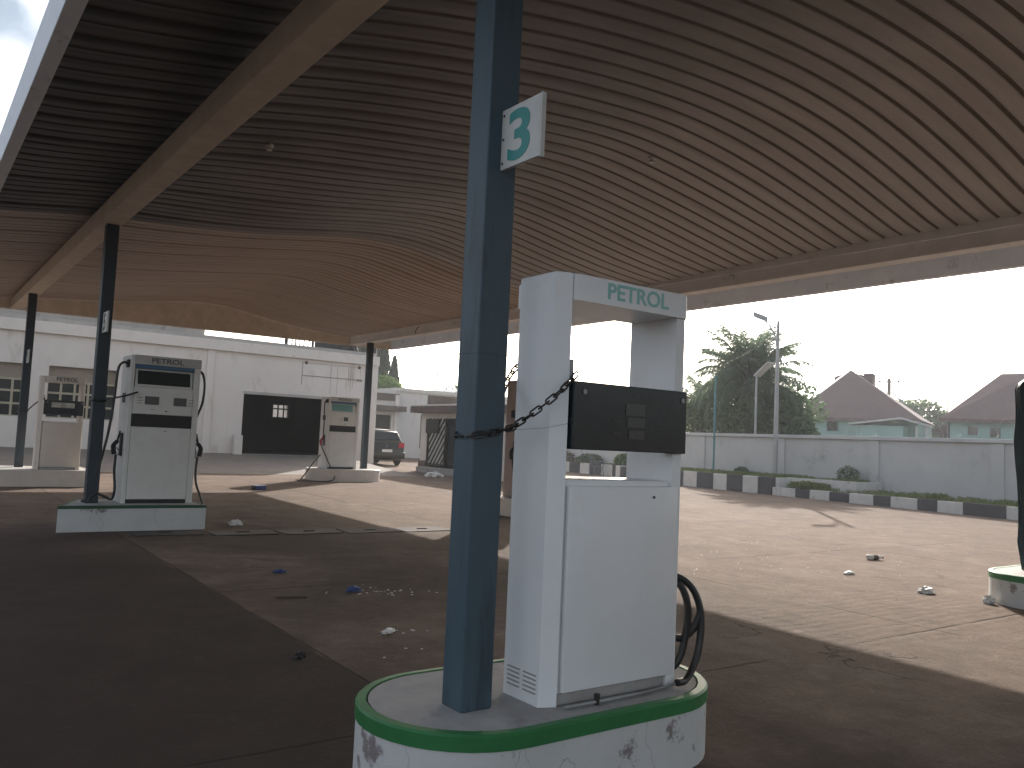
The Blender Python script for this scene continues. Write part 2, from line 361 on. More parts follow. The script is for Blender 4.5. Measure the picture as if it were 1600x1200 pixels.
M['whitewash'] = island_material()
M['kerb_white'] = mat('kerb_white', (.56,.55,.53), .8, (.46,.45,.43), 4, 1, .1, 30, stain=(.25,.23,.21), sscale=3, slo=.60, shi=.7)
M['kerb_black'] = mat('kerb_black', (.035,.036,.045), .75, (.05,.05,.06), 4, 1, .1, 30, stain=(.12,.115,.11), sscale=3, slo=.64, shi=.74)

# ------------------------------------------------------------------ camera, sun, sky
F = 1314.3
yaw, pitch, roll = R(36.0), R(4.0), R(2.58)
f = Vector((math.sin(yaw)*math.cos(pitch), math.cos(yaw)*math.cos(pitch), math.sin(pitch)))
r0 = Vector((math.cos(yaw), -math.sin(yaw), 0)); u0 = r0.cross(f)
rt = r0*math.cos(roll) + u0*math.sin(roll); up = -r0*math.sin(roll) + u0*math.cos(roll)
cam = bpy.data.cameras.new('camera'); co = bpy.data.objects.new('camera', cam); COL.objects.link(co)
co.matrix_world = Matrix(((rt.x, up.x, -f.x, 0), (rt.y, up.y, -f.y, 0), (rt.z, up.z, -f.z, 1.6), (0, 0, 0, 1)))
cam.sensor_fit = 'HORIZONTAL'; cam.sensor_width = 36; cam.lens = 36 * F / 1600; cam.clip_end = 3000; cam.clip_start = .05
scene.camera = co

SUN = Vector((6.9, 6.5, 4.5)).normalized()
sl = bpy.data.lights.new('sun', 'SUN'); sl.energy = 4.1; sl.angle = R(.5); sl.color = (1, .945, .88)
so = bpy.data.objects.new('sun', sl); COL.objects.link(so); so.rotation_euler = (-SUN).to_track_quat('-Z', 'Y').to_euler(); so.location = (30, 30, 30)
w = bpy.data.worlds.new('World'); scene.world = w; w.use_nodes = True; N, L = w.node_tree.nodes, w.node_tree.links
sky = N.new('ShaderNodeTexSky'); sky.sky_type = 'NISHITA'; sky.sun_disc = False
sky.sun_elevation = math.asin(SUN.z); sky.sun_rotation = math.atan2(SUN.x, SUN.y)
sky.air_density = 1.0; sky.dust_density = 4.0; sky.ozone_density = 1.0; sky.altitude = 0
bg = N['Background']; bg.inputs['Strength'].default_value = .125
# thin bright cloud cover broken by a few pale blue gaps
tc = N.new('ShaderNodeTexCoord'); nz = N.new('ShaderNodeTexNoise'); nz.inputs['Scale'].default_value = 2.6; nz.inputs['Detail'].default_value = 7; nz.inputs['Roughness'].default_value = .55
L.new(tc.outputs['Generated'], nz.inputs['Vector'])
rp = N.new('ShaderNodeMapRange'); rp.inputs[1].default_value = .34; rp.inputs[2].default_value = .60; rp.inputs[3].default_value = .1; rp.inputs[4].default_value = .85; L.new(nz.outputs['Fac'], rp.inputs[0])
hs = N.new('ShaderNodeHueSaturation'); hs.inputs['Saturation'].default_value = .2; hs.inputs['Value'].default_value = 1.25; L.new(sky.outputs[0], hs.inputs['Color'])
mx = N.new('ShaderNodeMix'); mx.data_type = 'RGBA'; L.new(rp.outputs[0], mx.inputs[0]); L.new(sky.outputs[0], mx.inputs[6]); L.new(hs.outputs[0], mx.inputs[7])
gn = N.new('ShaderNodeVectorMath'); gn.operation = 'NORMALIZE'; L.new(tc.outputs['Generated'], gn.inputs[0])
gd = N.new('ShaderNodeVectorMath'); gd.operation = 'DOT_PRODUCT'; gd.inputs[1].default_value = Vector((.02, .86, .51)).normalized(); L.new(gn.outputs[0], gd.inputs[0])
gr_ = N.new('ShaderNodeMapRange'); gr_.inputs[1].default_value = .955; gr_.inputs[2].default_value = .99; L.new(gd.outputs['Value'], gr_.inputs[0])
gz_ = N.new('ShaderNodeTexNoise'); gz_.inputs['Scale'].default_value = 7; gz_.inputs['Detail'].default_value = 6; L.new(tc.outputs['Generated'], gz_.inputs['Vector'])
gq = N.new('ShaderNodeMapRange'); gq.inputs[1].default_value = .40; gq.inputs[2].default_value = .58; L.new(gz_.outputs['Fac'], gq.inputs[0])
gm = N.new('ShaderNodeMath'); gm.operation = 'MULTIPLY'; L.new(gr_.outputs[0], gm.inputs[0]); L.new(gq.outputs[0], gm.inputs[1])
gp = N.new('ShaderNodeMix'); gp.data_type = 'RGBA'; gp.blend_type = 'MULTIPLY'; gp.inputs[7].default_value = (.34, .40, .46, 1); L.new(gm.outputs[0], gp.inputs[0]); L.new(mx.outputs[2], gp.inputs[6])
L.new(gp.outputs[2], bg.inputs['Color'])
scene.view_settings.view_transform = 'Standard'; scene.view_settings.look = 'None'; scene.view_settings.exposure = 1.0; scene.view_settings.gamma = 1

# ------------------------------------------------------------------ setting
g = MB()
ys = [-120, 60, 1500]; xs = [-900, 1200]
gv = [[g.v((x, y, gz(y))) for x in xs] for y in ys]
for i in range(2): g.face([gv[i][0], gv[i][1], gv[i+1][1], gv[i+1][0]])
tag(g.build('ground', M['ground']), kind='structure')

# ramp in front of the service bays
a = MB()
a.extr([(26.6, gz(26.6) - .05), (26.6, gz(26.6) + .004), (33.0, .70), (33.0, -.1)], 'x', -14, 15.3)
M['ramp'] = mat('ramp', (.20,.17,.145), .9, (.15,.125,.105), 1.5, 1, .2, 20, stain=(.10,.085,.07), sscale=.8, slo=.56, shi=.7)
tag(a.build('ramp', M['ramp']), kind='structure')

# planted beds along the boundary wall and their painted kerb
KX = 25.5
edges = [-8, -6.8, -5.5, -4.3, -3.0, -1.8, -.5, .8, 2.1, 3.4, 4.7, 6.0, 7.3, 8.6, 9.9, 11.07, 12.27, 13.03, 13.64, 14.51, 15.09, 15.94, 16.67, 17.43, 18.0, 18.6]
k = MB()
dark = 0
for i in range(len(edges) - 1, 0, -1):
    y1, y0 = edges[i], edges[i-1]
    k.mi = 0 if dark == 0 else 1; dark = 1 - dark
    k.box(KX, KX + .16, y0, y1 - .006, gz(y0) - .1, .45 + random.uniform(-.008, .008), .015)
hi = [19.0, 19.59, 20.28, 21.02, 21.67, 22.5, 23.2, 24.1, 24.9, 25.8, 26.6, 27.4, 28.2, 29.0, 29.8, 30.6, 31.3, 32.1, 33]
for i in range(len(hi) - 1):
    k.mi = 1 if i % 2 == 0 else 0
    if i == 0:
        k.mi = 0; k.box(KX, KX + .16, 18.606, 18.95, gz(19) - .1, .45, .015); k.mi = 1
    x0 = KX + (0 if hi[i] < 24.5 else min(1.55, .12 * (hi[i] - 24.5) ** 2))
    k.box(x0, x0 + .18, hi[i], hi[i+1] - .006, gz(hi[i]) - .1, .79 + random.uniform(-.01, .01), .015)
tag(k.build('kerb', [M['kerb_white'], M['kerb_black']]), kind='structure')
b = MB()
b.box(26.35, 26.5, 16.2, 18.95, .1, .80, .012); b.box(26.5, 27.95, 16.2, 16.35, .1, .79, .012)
b.box(KX + .18, 26.345, 18.80, 18.95, .1, .785, .012)
tag(b.build('bed_wall', M['kerb_white']), kind='structure')
s = MB()
s.box(KX + .1, 27.9, -8, 18.8, -.1, .42); s.box(26.5, 27.9, 16.35, 19, .3, .75); s.box(KX + .18, 27.9, 18.96, 25.2, .05, .755); s.box(27.2, 27.9, 25.2, 33, .05, .68)
tag(s.build('planting_soil', M['soil']), kind='structure')

def blades(area, n, h0, h1, mb, ztop, wid=.012):
    for _ in range(n):
        x = random.uniform(area[0], area[1]); y = random.uniform(area[2], area[3])
        if noise.noise(Vector((x*1.3, y*.9, 0))) < -.12: continue
        h = random.uniform(h0, h1); a = random.uniform(0, 6.28); l = random.uniform(.2, .9) * h
        d = Vector((math.cos(a), math.sin(a), 0)); q = Vector((-d.y, d.x, 0)) * wid * random.uniform(.7, 1.6); p = Vector((x, y, ztop))
        mb.poly([p - q, p + q, p + d*l*.4 + Vector((0, 0, h*.7)) + q*.5, p + d*l + Vector((0, 0, h)), p + d*l*.4 + Vector((0, 0, h*.7)) - q*.5])
gr = MB()
blades((KX + .18, 27.9, 6, 18.7), 5200, .04, .16, gr, .42)
blades((26.55, 27.9, 16.4, 19), 900, .04, .14, gr, .75)
blades((KX + .2, 27.9, 19, 25.1), 3800, .05, .17, gr, .755)
blades((27.25, 27.9, 25.3, 32.8), 1800, .05, .2, gr, .68)
blades((KX + .2, 26.3, 17.2, 18.4), 1500, .10, .30, gr, .42)
blades((KX + .2, 26.2, 12.9, 14.0), 350, .10, .26, gr, .42)
tag(gr.build('grass', M['grass_leaf'], recalc=False), kind='stuff')

# ------------------------------------------------------------------ boundary wall
t = thing('boundary_wall', 'long grey rendered boundary wall with flat pilasters behind the black and white kerb', 'wall', (28, 15, 0))
m = MB(t.location); m.box(28, 28.22, -14, 44, -.2, 2.27); m.build('wall_panel', M['perim'], t)
for y in (-7.6, -3.6, .4, 4.4, 8.4, 12.4, 16.55, 20.45, 24.45, 28.45, 32.45, 36.45, 40.4):
    m = MB(t.location); m.box(27.94, 27.996, y - .2, y + .2, .2, 2.262); m.build('pilaster', M['perim'], t)
m = MB(t.location); m.box(27.88, 28.3, -14, 44, 2.274, 2.40, .012); m.build('coping', M['perim'], t)
# coils of razor wire lie along the top of the wall
m = MB((28.1, 15, 2.4)); pts = []
turns = 58; y0, y1 = -2.0, 32.0
for i in range(turns * 22):
    th = i / 22 * 2 * math.pi; rr = .30 + .12 * noise.noise(Vector((i * .02, 0, 3)))
    pts.append((28.1 + rr * math.cos(th), y0 + (y1 - y0) * i / (turns * 22) + .05 * math.sin(th * 2), 2.72 + .09 * noise.noise(Vector((0, i * .01, 0))) + rr * math.sin(th)))
m.tube(pts, .0032, 3)
tag(m.build('razor_wire', M['galv']), 'thin coiled razor wire lying along the top of the grey boundary wall', 'razor wire')

# ------------------------------------------------------------------ canopy
CY0, CY1 = -6.5, 25.9
can = thing('forecourt_canopy', 'wide brown corrugated canopy with a wavy underside covering all the pumps', 'canopy', (7, 10, 4.6))
def lerp(a, b, t): return a + (b - a) * t
def pr(x, tab):
    for (x0, z0), (x1, z1) in zip(tab, tab[1:]):
        if x <= x1:
            t = max(0, min(1, (x - x0) / (x1 - x0))); return lerp(z0, z1, t)
    return tab[-1][1]
NEAR = [(.8,4.72),(2.3,4.95),(3.6,5.30),(4.9,5.52),(6.2,5.66),(7.5,5.70),(8.8,5.62),(10.0,5.42),(11.0,5.18),(12.1,4.90)]
FAR = [(.8,4.72),(2.3,4.90),(3.6,4.98),(4.9,5.10),(6.0,5.26),(6.8,5.38),(7.5,5.42),(8.2,5.34),(9.0,5.18),(10.0,5.02),(11.0,4.92),(12.1,4.87)]
def roof_z(x, y):
    def sm(tab):  # light smoothing of the table
        return sum(pr(x + d, tab) * w_ for d, w_ in ((-.5, .2), (-.25, .2), (0, .2), (.25, .2), (.5, .2)))
    t = max(0, min(1, (y - 5) / 10)); t = t*t*(3 - 2*t)
    z = lerp(sm(NEAR), sm(FAR), t)
    return z + .025 * noise.noise(Vector((x*.5, y*.35, 1.7)))
PITCH = .275
m = MB(can.location); rows = []
xs = [.84 + (12.02 - .84) * i / 52 for i in range(53)]
prof = [(0, 0), (.10, .003), (.20, 0), (.208, .012), (.222, .026), (.250, .026), (.264, .012), (.270, 0)]
y = CY0; k_ = 0
rowinfo = []
while y < CY1 - PITCH:
    off = noise.noise(Vector((k_ * 1.7, 3.1, 0))) * .018
    for dy, dz in prof: rowinfo.append((y + dy, dz, off))
    y += PITCH; k_ += 1
rowinfo.append((CY1 - .04, 0, 0))
for yy, dz, off in rowinfo: rows.append([m.v((x, yy, roof_z(x, yy) + dz + off)) for x in xs])
for j in range(len(rows) - 1):
    groove = j % len(prof) in (1, 2, 3, 4, 5)
    m.mi = 1 if (j % len(prof) in (3, 4, 5)) else 0
    for i in range(len(xs) - 1):
        fc = m.face([rows[j][i], rows[j+1][i], rows[j+1][i+1], rows[j][i+1]])
        if fc: fc.smooth = True
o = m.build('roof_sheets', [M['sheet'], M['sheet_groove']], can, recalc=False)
m = MB(can.location); m.box(2.20, 2.48, CY0, CY1 - .06, 4.555, 4.83, .012); m.build('beam', M['beam'], can)
m = MB(can.location); m.box(12.02, 12.30, CY0, CY1 - .06, 4.62, 5.02, .012); m.build('beam', M['beam_glare'], can)
m = MB(can.location); m.box(.72, .85, CY0, CY1 + .1, 4.53, 4.96, .008); m.build('fascia', M['fascia'], can)
m = MB(can.location); m.box(13.55, 13.68, CY0, CY1 + .1, 4.62, 5.25, .008); m.build('fascia', M['fascia'], can)
m = MB(can.location)
vs0 = []; n = 60
for i in range(n + 1):
    x = .853 + (13.547 - .853) * i / n
    zb = 4.56 + (.06 * (x - .85) / 12.7)
    zt = max(5.2, roof_z(x, CY1) + .1)
    vs0.append([m.v((x, CY1 - .035, zb)), m.v((x, CY1 - .035, zt)), m.v((x, CY1 + .095, zt)), m.v((x, CY1 + .095, zb))])
for i in range(n):
    a, b = vs0[i], vs0[i+1]
    for k in range(4): m.face([a[k], a[(k+1) % 4], b[(k+1) % 4], b[k]])
m.face(vs0[0]); m.face(vs0[-1][::-1]); m.build('fascia', M['beam'], can)
m = MB(can.location); m.box(12.303, 13.547, CY0, CY1 - .05, 4.985, 5.02); m.build('overhang_soffit', M['fascia'], can)
# little lamp holders under the sheets
for x, y in ((3.44, 10.03), (11.7, 9.9), (11.7, 19.3), (8.08, 8.1)):
    z = roof_z(x, y) + .01
    if x > 11: x = 12.0; z = 4.80
    m = MB(can.location); m.tube([(x, y, z), (x, y, z - .03), (x, y, z - .035), (x, y, z - .075)], [.05, .05, .03, .035], 12)
    m.build('lamp_holder', M['sign_white'], can, 40)
m = MB(can.location); m.box(11.965, 12.018, CY0, CY1 - .06, 4.835, 4.985, .004); m.build('gutter_flashing', M['beam_glare'], can)
# dangling wire scraps on the gutter beam
m = MB(can.location); m.tube(spline([(11.99, 21.2, 4.86), (11.93, 21.28, 4.72), (11.96, 21.33, 4.64)], 4), .012, 6); m.build('loose_wire', M['iron'], can)

WC = .172
def column(x, y, ztop, label, paint='column_dark', grp='square blue columns carrying the canopy'):
    zb = gz(y) + .355
    t = thing('canopy_column', label, 'column', (x + .08, y + .08, zb), group=grp)
    m = MB(t.location); m.box(x, x + WC, y, y + WC, zb - .002, ztop, .008)
    m.build('post', M[paint], t)
    m = MB(t.location); m.box(x - .002, x + WC + .002, y - .002, y + WC + .002, zb + 1.66, zb + 1.664); m.build('weld_seam', M[paint], t)
    return t
column(2.178, 3.28, 4.553, 'nearest square blue column beside the large petrol pump, carrying the number 3 sign', 'column_blue')
column(2.27, 13.42, 4.553, 'dark square column with the number 5 sign, beside the pump with two hoses')
column(2.24, 22.2, 4.553, 'farthest thin dark column at the left edge, carrying the number 9 sign')
column(12.06, 24.5, 4.618, 'dark column at the far canopy corner beside the pump with the green screen')

def number_sign(x, y0, z0, digit, label, ink='teal_ink', w_=.30, h_=.295):
    t = thing('number_sign', label, 'sign', (x, y0, z0), group='number signs fixed to the columns')
    m = MB(t.location); m.box(x - .006, x + .016, y0 - w_, y0, z0, z0 + h_, .002); m.build('plate', M['sign_white'], t)
    m = MB(t.location); m.box(x - .004, x + .020, y0 - w_ - .010, y0 - w_ - .0005, z0 - .004, z0 + h_ + .004); m.build('edge_strip', M['sign_white'], t)
    for dz in (.03, h_ / 2, h_ - .03):
        m = MB(t.location); m.cyl((x - .0062, y0 - .018, z0 + dz), (x - .010, y0 - .018, z0 + dz), .006, n=8); m.build('rivet', M['iron'], t)
    tw = w_ * .58
    text('numeral', digit, tw, h_ * .84, M[ink], t, (-.0065, -(w_ - tw) * .45, h_ * .08), '-x', bold=.024)
    return t
number_sign(2.26, 3.279, 2.905, '3', 'white sign with a big green numeral 3 on the nearest blue column')
number_sign(2.32, 13.419, 2.93, '5', 'small white sign with numeral 5 on the dark column left of the double hose pump', 'dark_ink')
number_sign(2.30, 22.199, 2.93, '9', 'tiny white sign with numeral 9 on the farthest left column', 'dark_ink')

# ------------------------------------------------------------------ pump islands
def stadium(x0, x1, y0, y1, inset=0.0, n=18):
    r = (y1 - y0) / 2 - inset; cy = (y0 + y1) / 2; a = x0 + inset + r; b = x1 - inset - r
    return [(b + r * math.cos(t), cy + r * math.sin(t)) for t in [(-math.pi/2) + math.pi * i / n for i in range(n + 1)]] + \
           [(a + r * math.cos(t), cy + r * math.sin(t)) for t in [(math.pi/2) + math.pi * i / n for i in range(n + 1)]]
def island(x0, x1, y0, y1, label, height=.355, band=True, kind='round', wall='whitewash'):
    yc = (y0 + y1) / 2; zb = gz(yc); bh = .072 if kind == 'round' else .04
    t = thing('pump_island', label, 'pump island', ((x0 + x1) / 2, yc, zb), group='raised pump islands')
    shape = (lambda ins: stadium(x0, x1, y0, y1, ins)) if kind == 'round' else (lambda ins: [(x0+ins, y0+ins), (x1-ins, y0+ins), (x1-ins, y1-ins), (x0+ins+.42, y1-ins)])
    zt = zb + height
    m = MB(t.location); m.prism(shape(.006), zb - .15, zt - bh); m.build('kerb_wall', M[wall], t, 30)
    # green painted rim: an annulus with a rounded outer edge, standing proud of the wall
    m = MB(t.location); rings = [[m.v((px, py, z)) for px, py in shape(ins)] for ins, z in ((.0, zt - bh), (.0, zt - .010), (.010, zt), (.050, zt + .002), (.056, zt - .055))]
    nn = len(rings[0])
    for a, b in zip(rings, rings[1:] + rings[:1]):
        for i in range(nn): m.face([a[i], a[(i+1) % nn], b[(i+1) % nn], b[i]])
    m.build('painted_rim', M['green_paint' if (band and kind == 'round') else 'green_dark' if band else wall], t, 35)
    m = MB(t.location); m.prism(shape(.060), zt - .06, zt - .002); m.build('top_slab', M['concrete'], t, 30)
    return t
island(1.80, 3.80, 2.94, 4.00, 'nearest raised island with rounded ends and a bright green rim under the large pump')
island(1.86, 3.86, 12.98, 14.2, 'white square ended island under the double hose pump, thin green rim on top', kind='square')
island(.6, 3.7, 21.0, 22.9, 'long stained island at the left edge under the pale see-through pump', band=False, kind='square', wall='cream_old')
island(10.15, 12.5, 23.5, 25.1, 'far whitish island under the pump with the green screen', band=False, wall='cream_old')
island(10.1, 12.9, 13.5, 14.7, 'stained island glimpsed between the nearest column and the large pump', band=False, wall='cream_old')
island(10.23, 13.2, 3.76, 4.82, 'round ended island at the right edge under the tarp covered pump', wall='whitewash')

# ------------------------------------------------------------------ pumps
def portal_pump(ox, oy, oz, label, body, near=True, ink='teal_faded', hose=True, screen='lcd', group='petrol pumps on the islands'):
    """see-through pump: two side columns, a PETROL header, a black display board and a cabinet below"""
    t = thing('fuel_pump', label, 'fuel pump', (ox, oy, oz), group=group)
    W = M[body]
    def P(name, m_, mt, sm=None, par=None): return m_.build(name, mt, par or t, sm)
    # side columns, chamfered in plan
    m = MB(); m.prism([(-.46, .035), (-.375, 0), (-.372, .30), (-.40, .345), (-.46, .315)], 0.0, 2.09, .012); P('side_column', m, W, 30)
    m = MB(); m.prism([(.365, 0), (.43, .0), (.45, .02), (.45, .33), (.43, .35), (.365, .35)], 0.0, 2.075, .012); P('side_column', m, W, 30)
    # header
    m = MB(); m.prism([(-.366, .004), (-.335, -.012), (.425, -.012), (.452, .012), (.452, .345), (.16, .36), (-.10, .46), (-.366, .46)], 1.955, 2.088, .010); hd = P('header', m, W, 30)
    text('lettering', 'PETROL', .44, .085, M[ink], t, (-.155, -.0125, 1.985), '-y', bold=.022)
    # display board
    m = MB(); m.box(-.362, .432, -.030, .05, 1.222, 1.555, .004); bd = P('display_board', m, M['black_gloss'])
    m = MB(); m.box(-.362, .432, .052, .075, 1.225, 1.552); P('board_back', m, W)
    for sx, sz in ((-.30, 1.505), (.395, 1.505)):
        m = MB(); m.tube([(sx, -.0305, sz), (sx, -.036, sz), (sx, -.036, sz)], [.013, .013, .006], 12); P('screw', m, M['galv'], 40, bd)
    if near:
        for k, (z0, z1) in enumerate(((1.405, 1.465), (1.345, 1.395), (1.285, 1.33))):
            m = MB(); m.box(-.02 + .012*k, .115, -.0335, -.0305, z0, z1); P('digit_window', m, M[screen], None, bd)
        for z0, z1 in ((1.365, 1.38), (1.30, 1.318)):
            m = MB(); m.box(-.11, -.045, -.0325, -.0305, z0, z1); P('digit_window', m, M['lcd_dark'], None, bd)
    else:
        m = MB(); m.box(-.22, .25, -.0345, -.0305, 1.39, 1.505, .002); sc = P('screen', m, M[screen], None, bd)
        for z0 in (1.475, 1.435, 1.40):
            m = MB(); m.box(-.03, .09, -.0365, -.0347, z0, z0 + .014); P('digit_row', m, M['dark_ink'], None, sc)
    # cabinet with door
    m = MB(); m.prism([(-.368, .02), (.362, .02), (.362, .33), (-.368, .33)], .055, 1.075, .008); cb = P('cabinet', m, W, 30)
    m = MB(); m.box(-.352, .405, -.012, .018, .062, 1.045, .006); dr = P('door', m, W, 30)
    m = MB(); m.cyl((.22, -.0125, .99), (.22, -.018, .99), .007, n=10); P('lock', m, M['iron'], None, dr)
    m = MB(); m.box(-.36, .36, .012, .33, 0, .054, .004); P('kick_plate', m, M['concrete'])
    # louvres low on the left column
    if near:
        for cy0 in (.055, .185):
            for k in range(5):
                z0 = .055 + k * .021
                m = MB(); m.box(-.4635, -.4602, cy0, cy0 + .10, z0, z0 + .006); P('louvre_slot', m, M['sign_back'])
    m = MB(); m.box(-.372, -.352, -.004, .03, 1.56, 1.66, .003); P('bracket', m, M['galv'])
    if near:
        m = MB(); m.tube(spline([(-.37, -.05, .012), (-.1, -.06, .014), (.2, -.05, .012), (.44, -.03, .02)], 5), .008, 6); pp = P('pipe', m, M['galv'], 60)
        m = MB(); m.tube([(-.17, -.058, .0), (-.17, -.058, .05)], [.012, .016], 8); P('valve', m, M['iron'], 40, pp)
    if hose:
        R0 = M['rubber']
        m = MB(); m.tube(spline([(.42,.14,.52),(.50,.08,.555),(.585,.03,.49),(.625,.0,.36),(.61,-.01,.20),(.55,-.02,.08),(.47,-.04,.03),(.40,-.05,.028)], 8), .020, 10); P('hose', m, R0, 60)
        m = MB(); m.tube(spline([(.44,.10,.52),(.50,.04,.51),(.545,.02,.38),(.535,.03,.22),(.49,.04,.10),(.42,.08,.04)], 8), .020, 10); P('hose', m, R0, 60)
        m = MB(); m.tube(spline([(.452,.12,.29),(.485,.08,.235),(.545,.05,.225),(.595,.02,.28),(.625,.0,.37)], 8), .020, 10); P('hose', m, R0, 60)
        m = MB(); m.tube([(.570,.036,.248),(.600,.016,.292)], .0245, 10); P('hose_sleeve', m, M['iron'], 60)
    return t
portal_pump(3.0, 3.14, .36, 'large white see-through pump with black display board and green PETROL header, nearest the camera', 'white_paint')
portal_pump(2.98, 21.3, gz(21.3) + .36, 'cream see-through pump with a pale screen in a black board, far left', 'cream_old', False, 'dark_ink', False, 'lcd_pale')

def nozzle(par, x, y, z, mat_, side):
    """pump nozzle hanging in its holster: body, spout, trigger guard"""
    m = MB(); m.box(x - .012, x + .012, y - .06, y + .06, z - .16, z + .17, .006); hol = m.build('nozzle_holder', M['black_matt'], par)
    s = side
    m = MB(); m.tube(spline([(x + s*.03, y, z + .14), (x + s*.05, y, z + .05), (x + s*.09, y, z - .02), (x + s*.075, y, z - .14)], 6), [.014]*6 + [.03]*6 + [.032]*7, 10)
    m.tube(spline([(x + s*.03, y, z + .14), (x + s*.02, y, z + .20)], 3), .011, 8)
    nz_ = m.build('nozzle', mat_, par, 50)
    m = MB(); m.tube(spline([(x + s*.085, y, z - .02), (x + s*.03, y, z - .07), (x + s*.02, y, z - .13), (x + s*.07, y, z - .16)], 5), .008, 6); m.build('trigger_guard', M['galv'], nz_, 50)
def tower_pump(ox, oy, oz, label, body, screen, displays=2, left_hose=None, right_hose=None, nozzle_mat='black_matt', sc=1.0, green=False):
    t = thing('fuel_pump', label, 'fuel pump', (ox, oy, oz), group='petrol pumps on the islands'); t.scale = (1.11, 1, sc * 1.03)
    W = M[body]; hw, d = .455, .60
    def P(name, m_, mt, sm=None, par=None): return m_.build(name, mt, par or t, sm)
    # shell: side panels a little proud of the recessed front
    m = MB(); m.box(-hw, -hw + .055, 0, d, 0, 2.13, .008); P('side_panel', m, W)
    m = MB(); m.box(hw - .085, hw, 0, d, 0, 2.13, .008); P('side_panel', m, W)
    m = MB(); m.box(-hw + .056, hw - .086, .09, d - .01, .05, 2.12); P('shell', m, W)
    m = MB(); m.box(-hw + .056, hw + .002, -.012, .09, 2.0, 2.135, .006); P('header', m, M['header_grey'])
    text('lettering', 'PETROL', .42, .075, M['dark_ink'], t, (-.20, -.0125, 2.03), '-y', bold=.02)
    m = MB(); m.box(-hw + .056, hw - .086, -.004, .088, 1.945, 1.998); P('blue_band', m, M['blue_band'])
    # tilted display in a pale bezel
    x0, x1 = -hw + .07, hw - .10
    m = MB(); m.extr([(.010, 1.685), (.05, 1.94), (.085, 1.94), (.085, 1.685)], 'x', x0, x1); bz = P('display_bezel', m, W)
    xs1 = x1 - .03 if displays == 2 else x1 - .09
    m = MB(); m.extr([(.009, 1.715), (.0405, 1.915), (.046, 1.915), (.015, 1.715)], 'x', x0 + .03, xs1); P('screen', m, M[screen], None, bz)
    m = MB(); m.box(-hw + .058, hw - .088, -.002, .088, 1.285, 1.68, .005); up_ = P('upper_panel', m, W)
    wins = ((-.25, -.07), (.12, .29)) if displays == 2 else ((.0, .13),)
    for a, b in wins:
        m = MB(); m.box(a, b, -.0065, -.0025, 1.425, 1.545); P('price_window', m, M['lcd'], None, up_)
        for k in range(3):
            e = a - .10 if a < .1 else b + .025
            m = MB(); m.box(e, e + .065, -.0045, -.0022, 1.435 + k*.04, 1.443 + k*.04); P('printed_line', m, M['dark_ink'], None, up_)
    m = MB(); m.cyl((.03, -.0025, 1.34), (.03, -.008, 1.34), .012, n=10); P('lock', m, M['iron'], None, up_)
    m = MB(); m.box(-.17, -.13, -.0045, -.0022, 1.355, 1.362); P('printed_line', m, M['dark_ink'], None, up_)
    m = MB(); m.box(-hw + .050, hw - .080, -.006, .088, 1.105, 1.283, .003); P('black_strip', m, M['black_matt'])
    m = MB(); m.box(-hw + .058, hw - .088, -.004, .088, .06, 1.10, .006); dr = P('door', m, W)
    m = MB(); m.cyl((.03, -.0045, 1.045), (.03, -.010, 1.045), .009, n=10); P('lock', m, M['iron'], None, dr)
    m = MB(); m.box(-hw + .058, hw - .088, .02, d - .02, 0, .048); P('kick_plate', m, M['black_matt'])
    m = MB(); m.box(-hw - .003, -hw - .0005, .20, .42, 1.44, 1.58); P('side_plate', m, M['black_matt'])
    m = MB(); m.box(-hw - .03, -hw - .0005, .06, .2, 1.95, 2.06, .006); P('hose_outlet', m, M['black_matt'])
    nozzle(t, -hw - .012, .22, .83, M[nozzle_mat], -1)
    if right_hose is not None: nozzle(t, hw + .012, .12, .83, M['black_matt'], 1)
    for pts in (left_hose or []) + (right_hose or []):
        m = MB(); m.tube(spline(pts, 8), .017, 8); P('hose', m, M['rubber'], 60)
    return t
LH = [[(-.47,.12,2.0),(-.54,.08,2.01),(-.60,.05,1.90),(-.62,.05,1.5),(-.66,.06,1.0),(-.74,.08,.5),(-.84,.10,.10),(-.90,.12,.03),(-.80,.05,.025)],
      [(-.52,.22,.68),(-.53,.18,.45),(-.52,.12,.2),(-.56,.05,.06),(-.66,.02,.10),(-.76,.03,.14),(-.84,.05,.05)]]
RH = [[(.46,.10,1.98),(.51,.08,1.92),(.535,.06,1.75),(.52,.06,1.5),(.465,.10,1.28)],
      [(.52,.12,.68),(.50,.08,.5),(.50,.03,.3),(.56,-.02,.1),(.60,-.05,-.05),(.60,-.07,-.20),(.585,-.1,-.26)]]
tower_pump(3.235, 13.35, gz(13.4) + .355, 'white pump with dark screen and a black hose each side, beside the number 5 column', 'white_old', 'lcd_dark', 2, LH, RH)
LH4 = [[(-.47,.12,2.0),(-.54,.08,1.98),(-.57,.05,1.8),(-.555,.05,1.4),(-.55,.06,1.0)],
       [(-.53,.22,.68),(-.50,.1,.5),(-.44,-.08,.25),(-.40,-.3,.0),(-.40,-.55,-.25),(-.62,-.65,-.33),(-1.0,-.6,-.34),(-1.35,-.3,-.34)],
       [(-.53,.25,.40),(-.75,.1,.2),(-1.0,-.1,-.05),(-1.25,-.3,-.3)]]
tower_pump(11.12, 24.05, gz(24) + .355, 'distant white pump with a pale green screen and a red nozzle', 'white_old', 'lcd_green', 1, LH4, None, 'red_plastic')
LHF = [[(-.52,.22,.70),(-.50,.18,.4),(-.56,.1,.05),(-.66,.0,-.2),(-.72,-.1,-.3)], [(-.47,.12,2.0),(-.50,.10,1.8),(-.49,.10,1.5)]]
tower_pump(11.0, 14.0, gz(14) + .355, 'dusty pinkish pump glimpsed in the gap between the nearest column and the large pump', 'pink_brown', 'lcd_dark', 1, LHF, None, 'black_matt', 1.12)

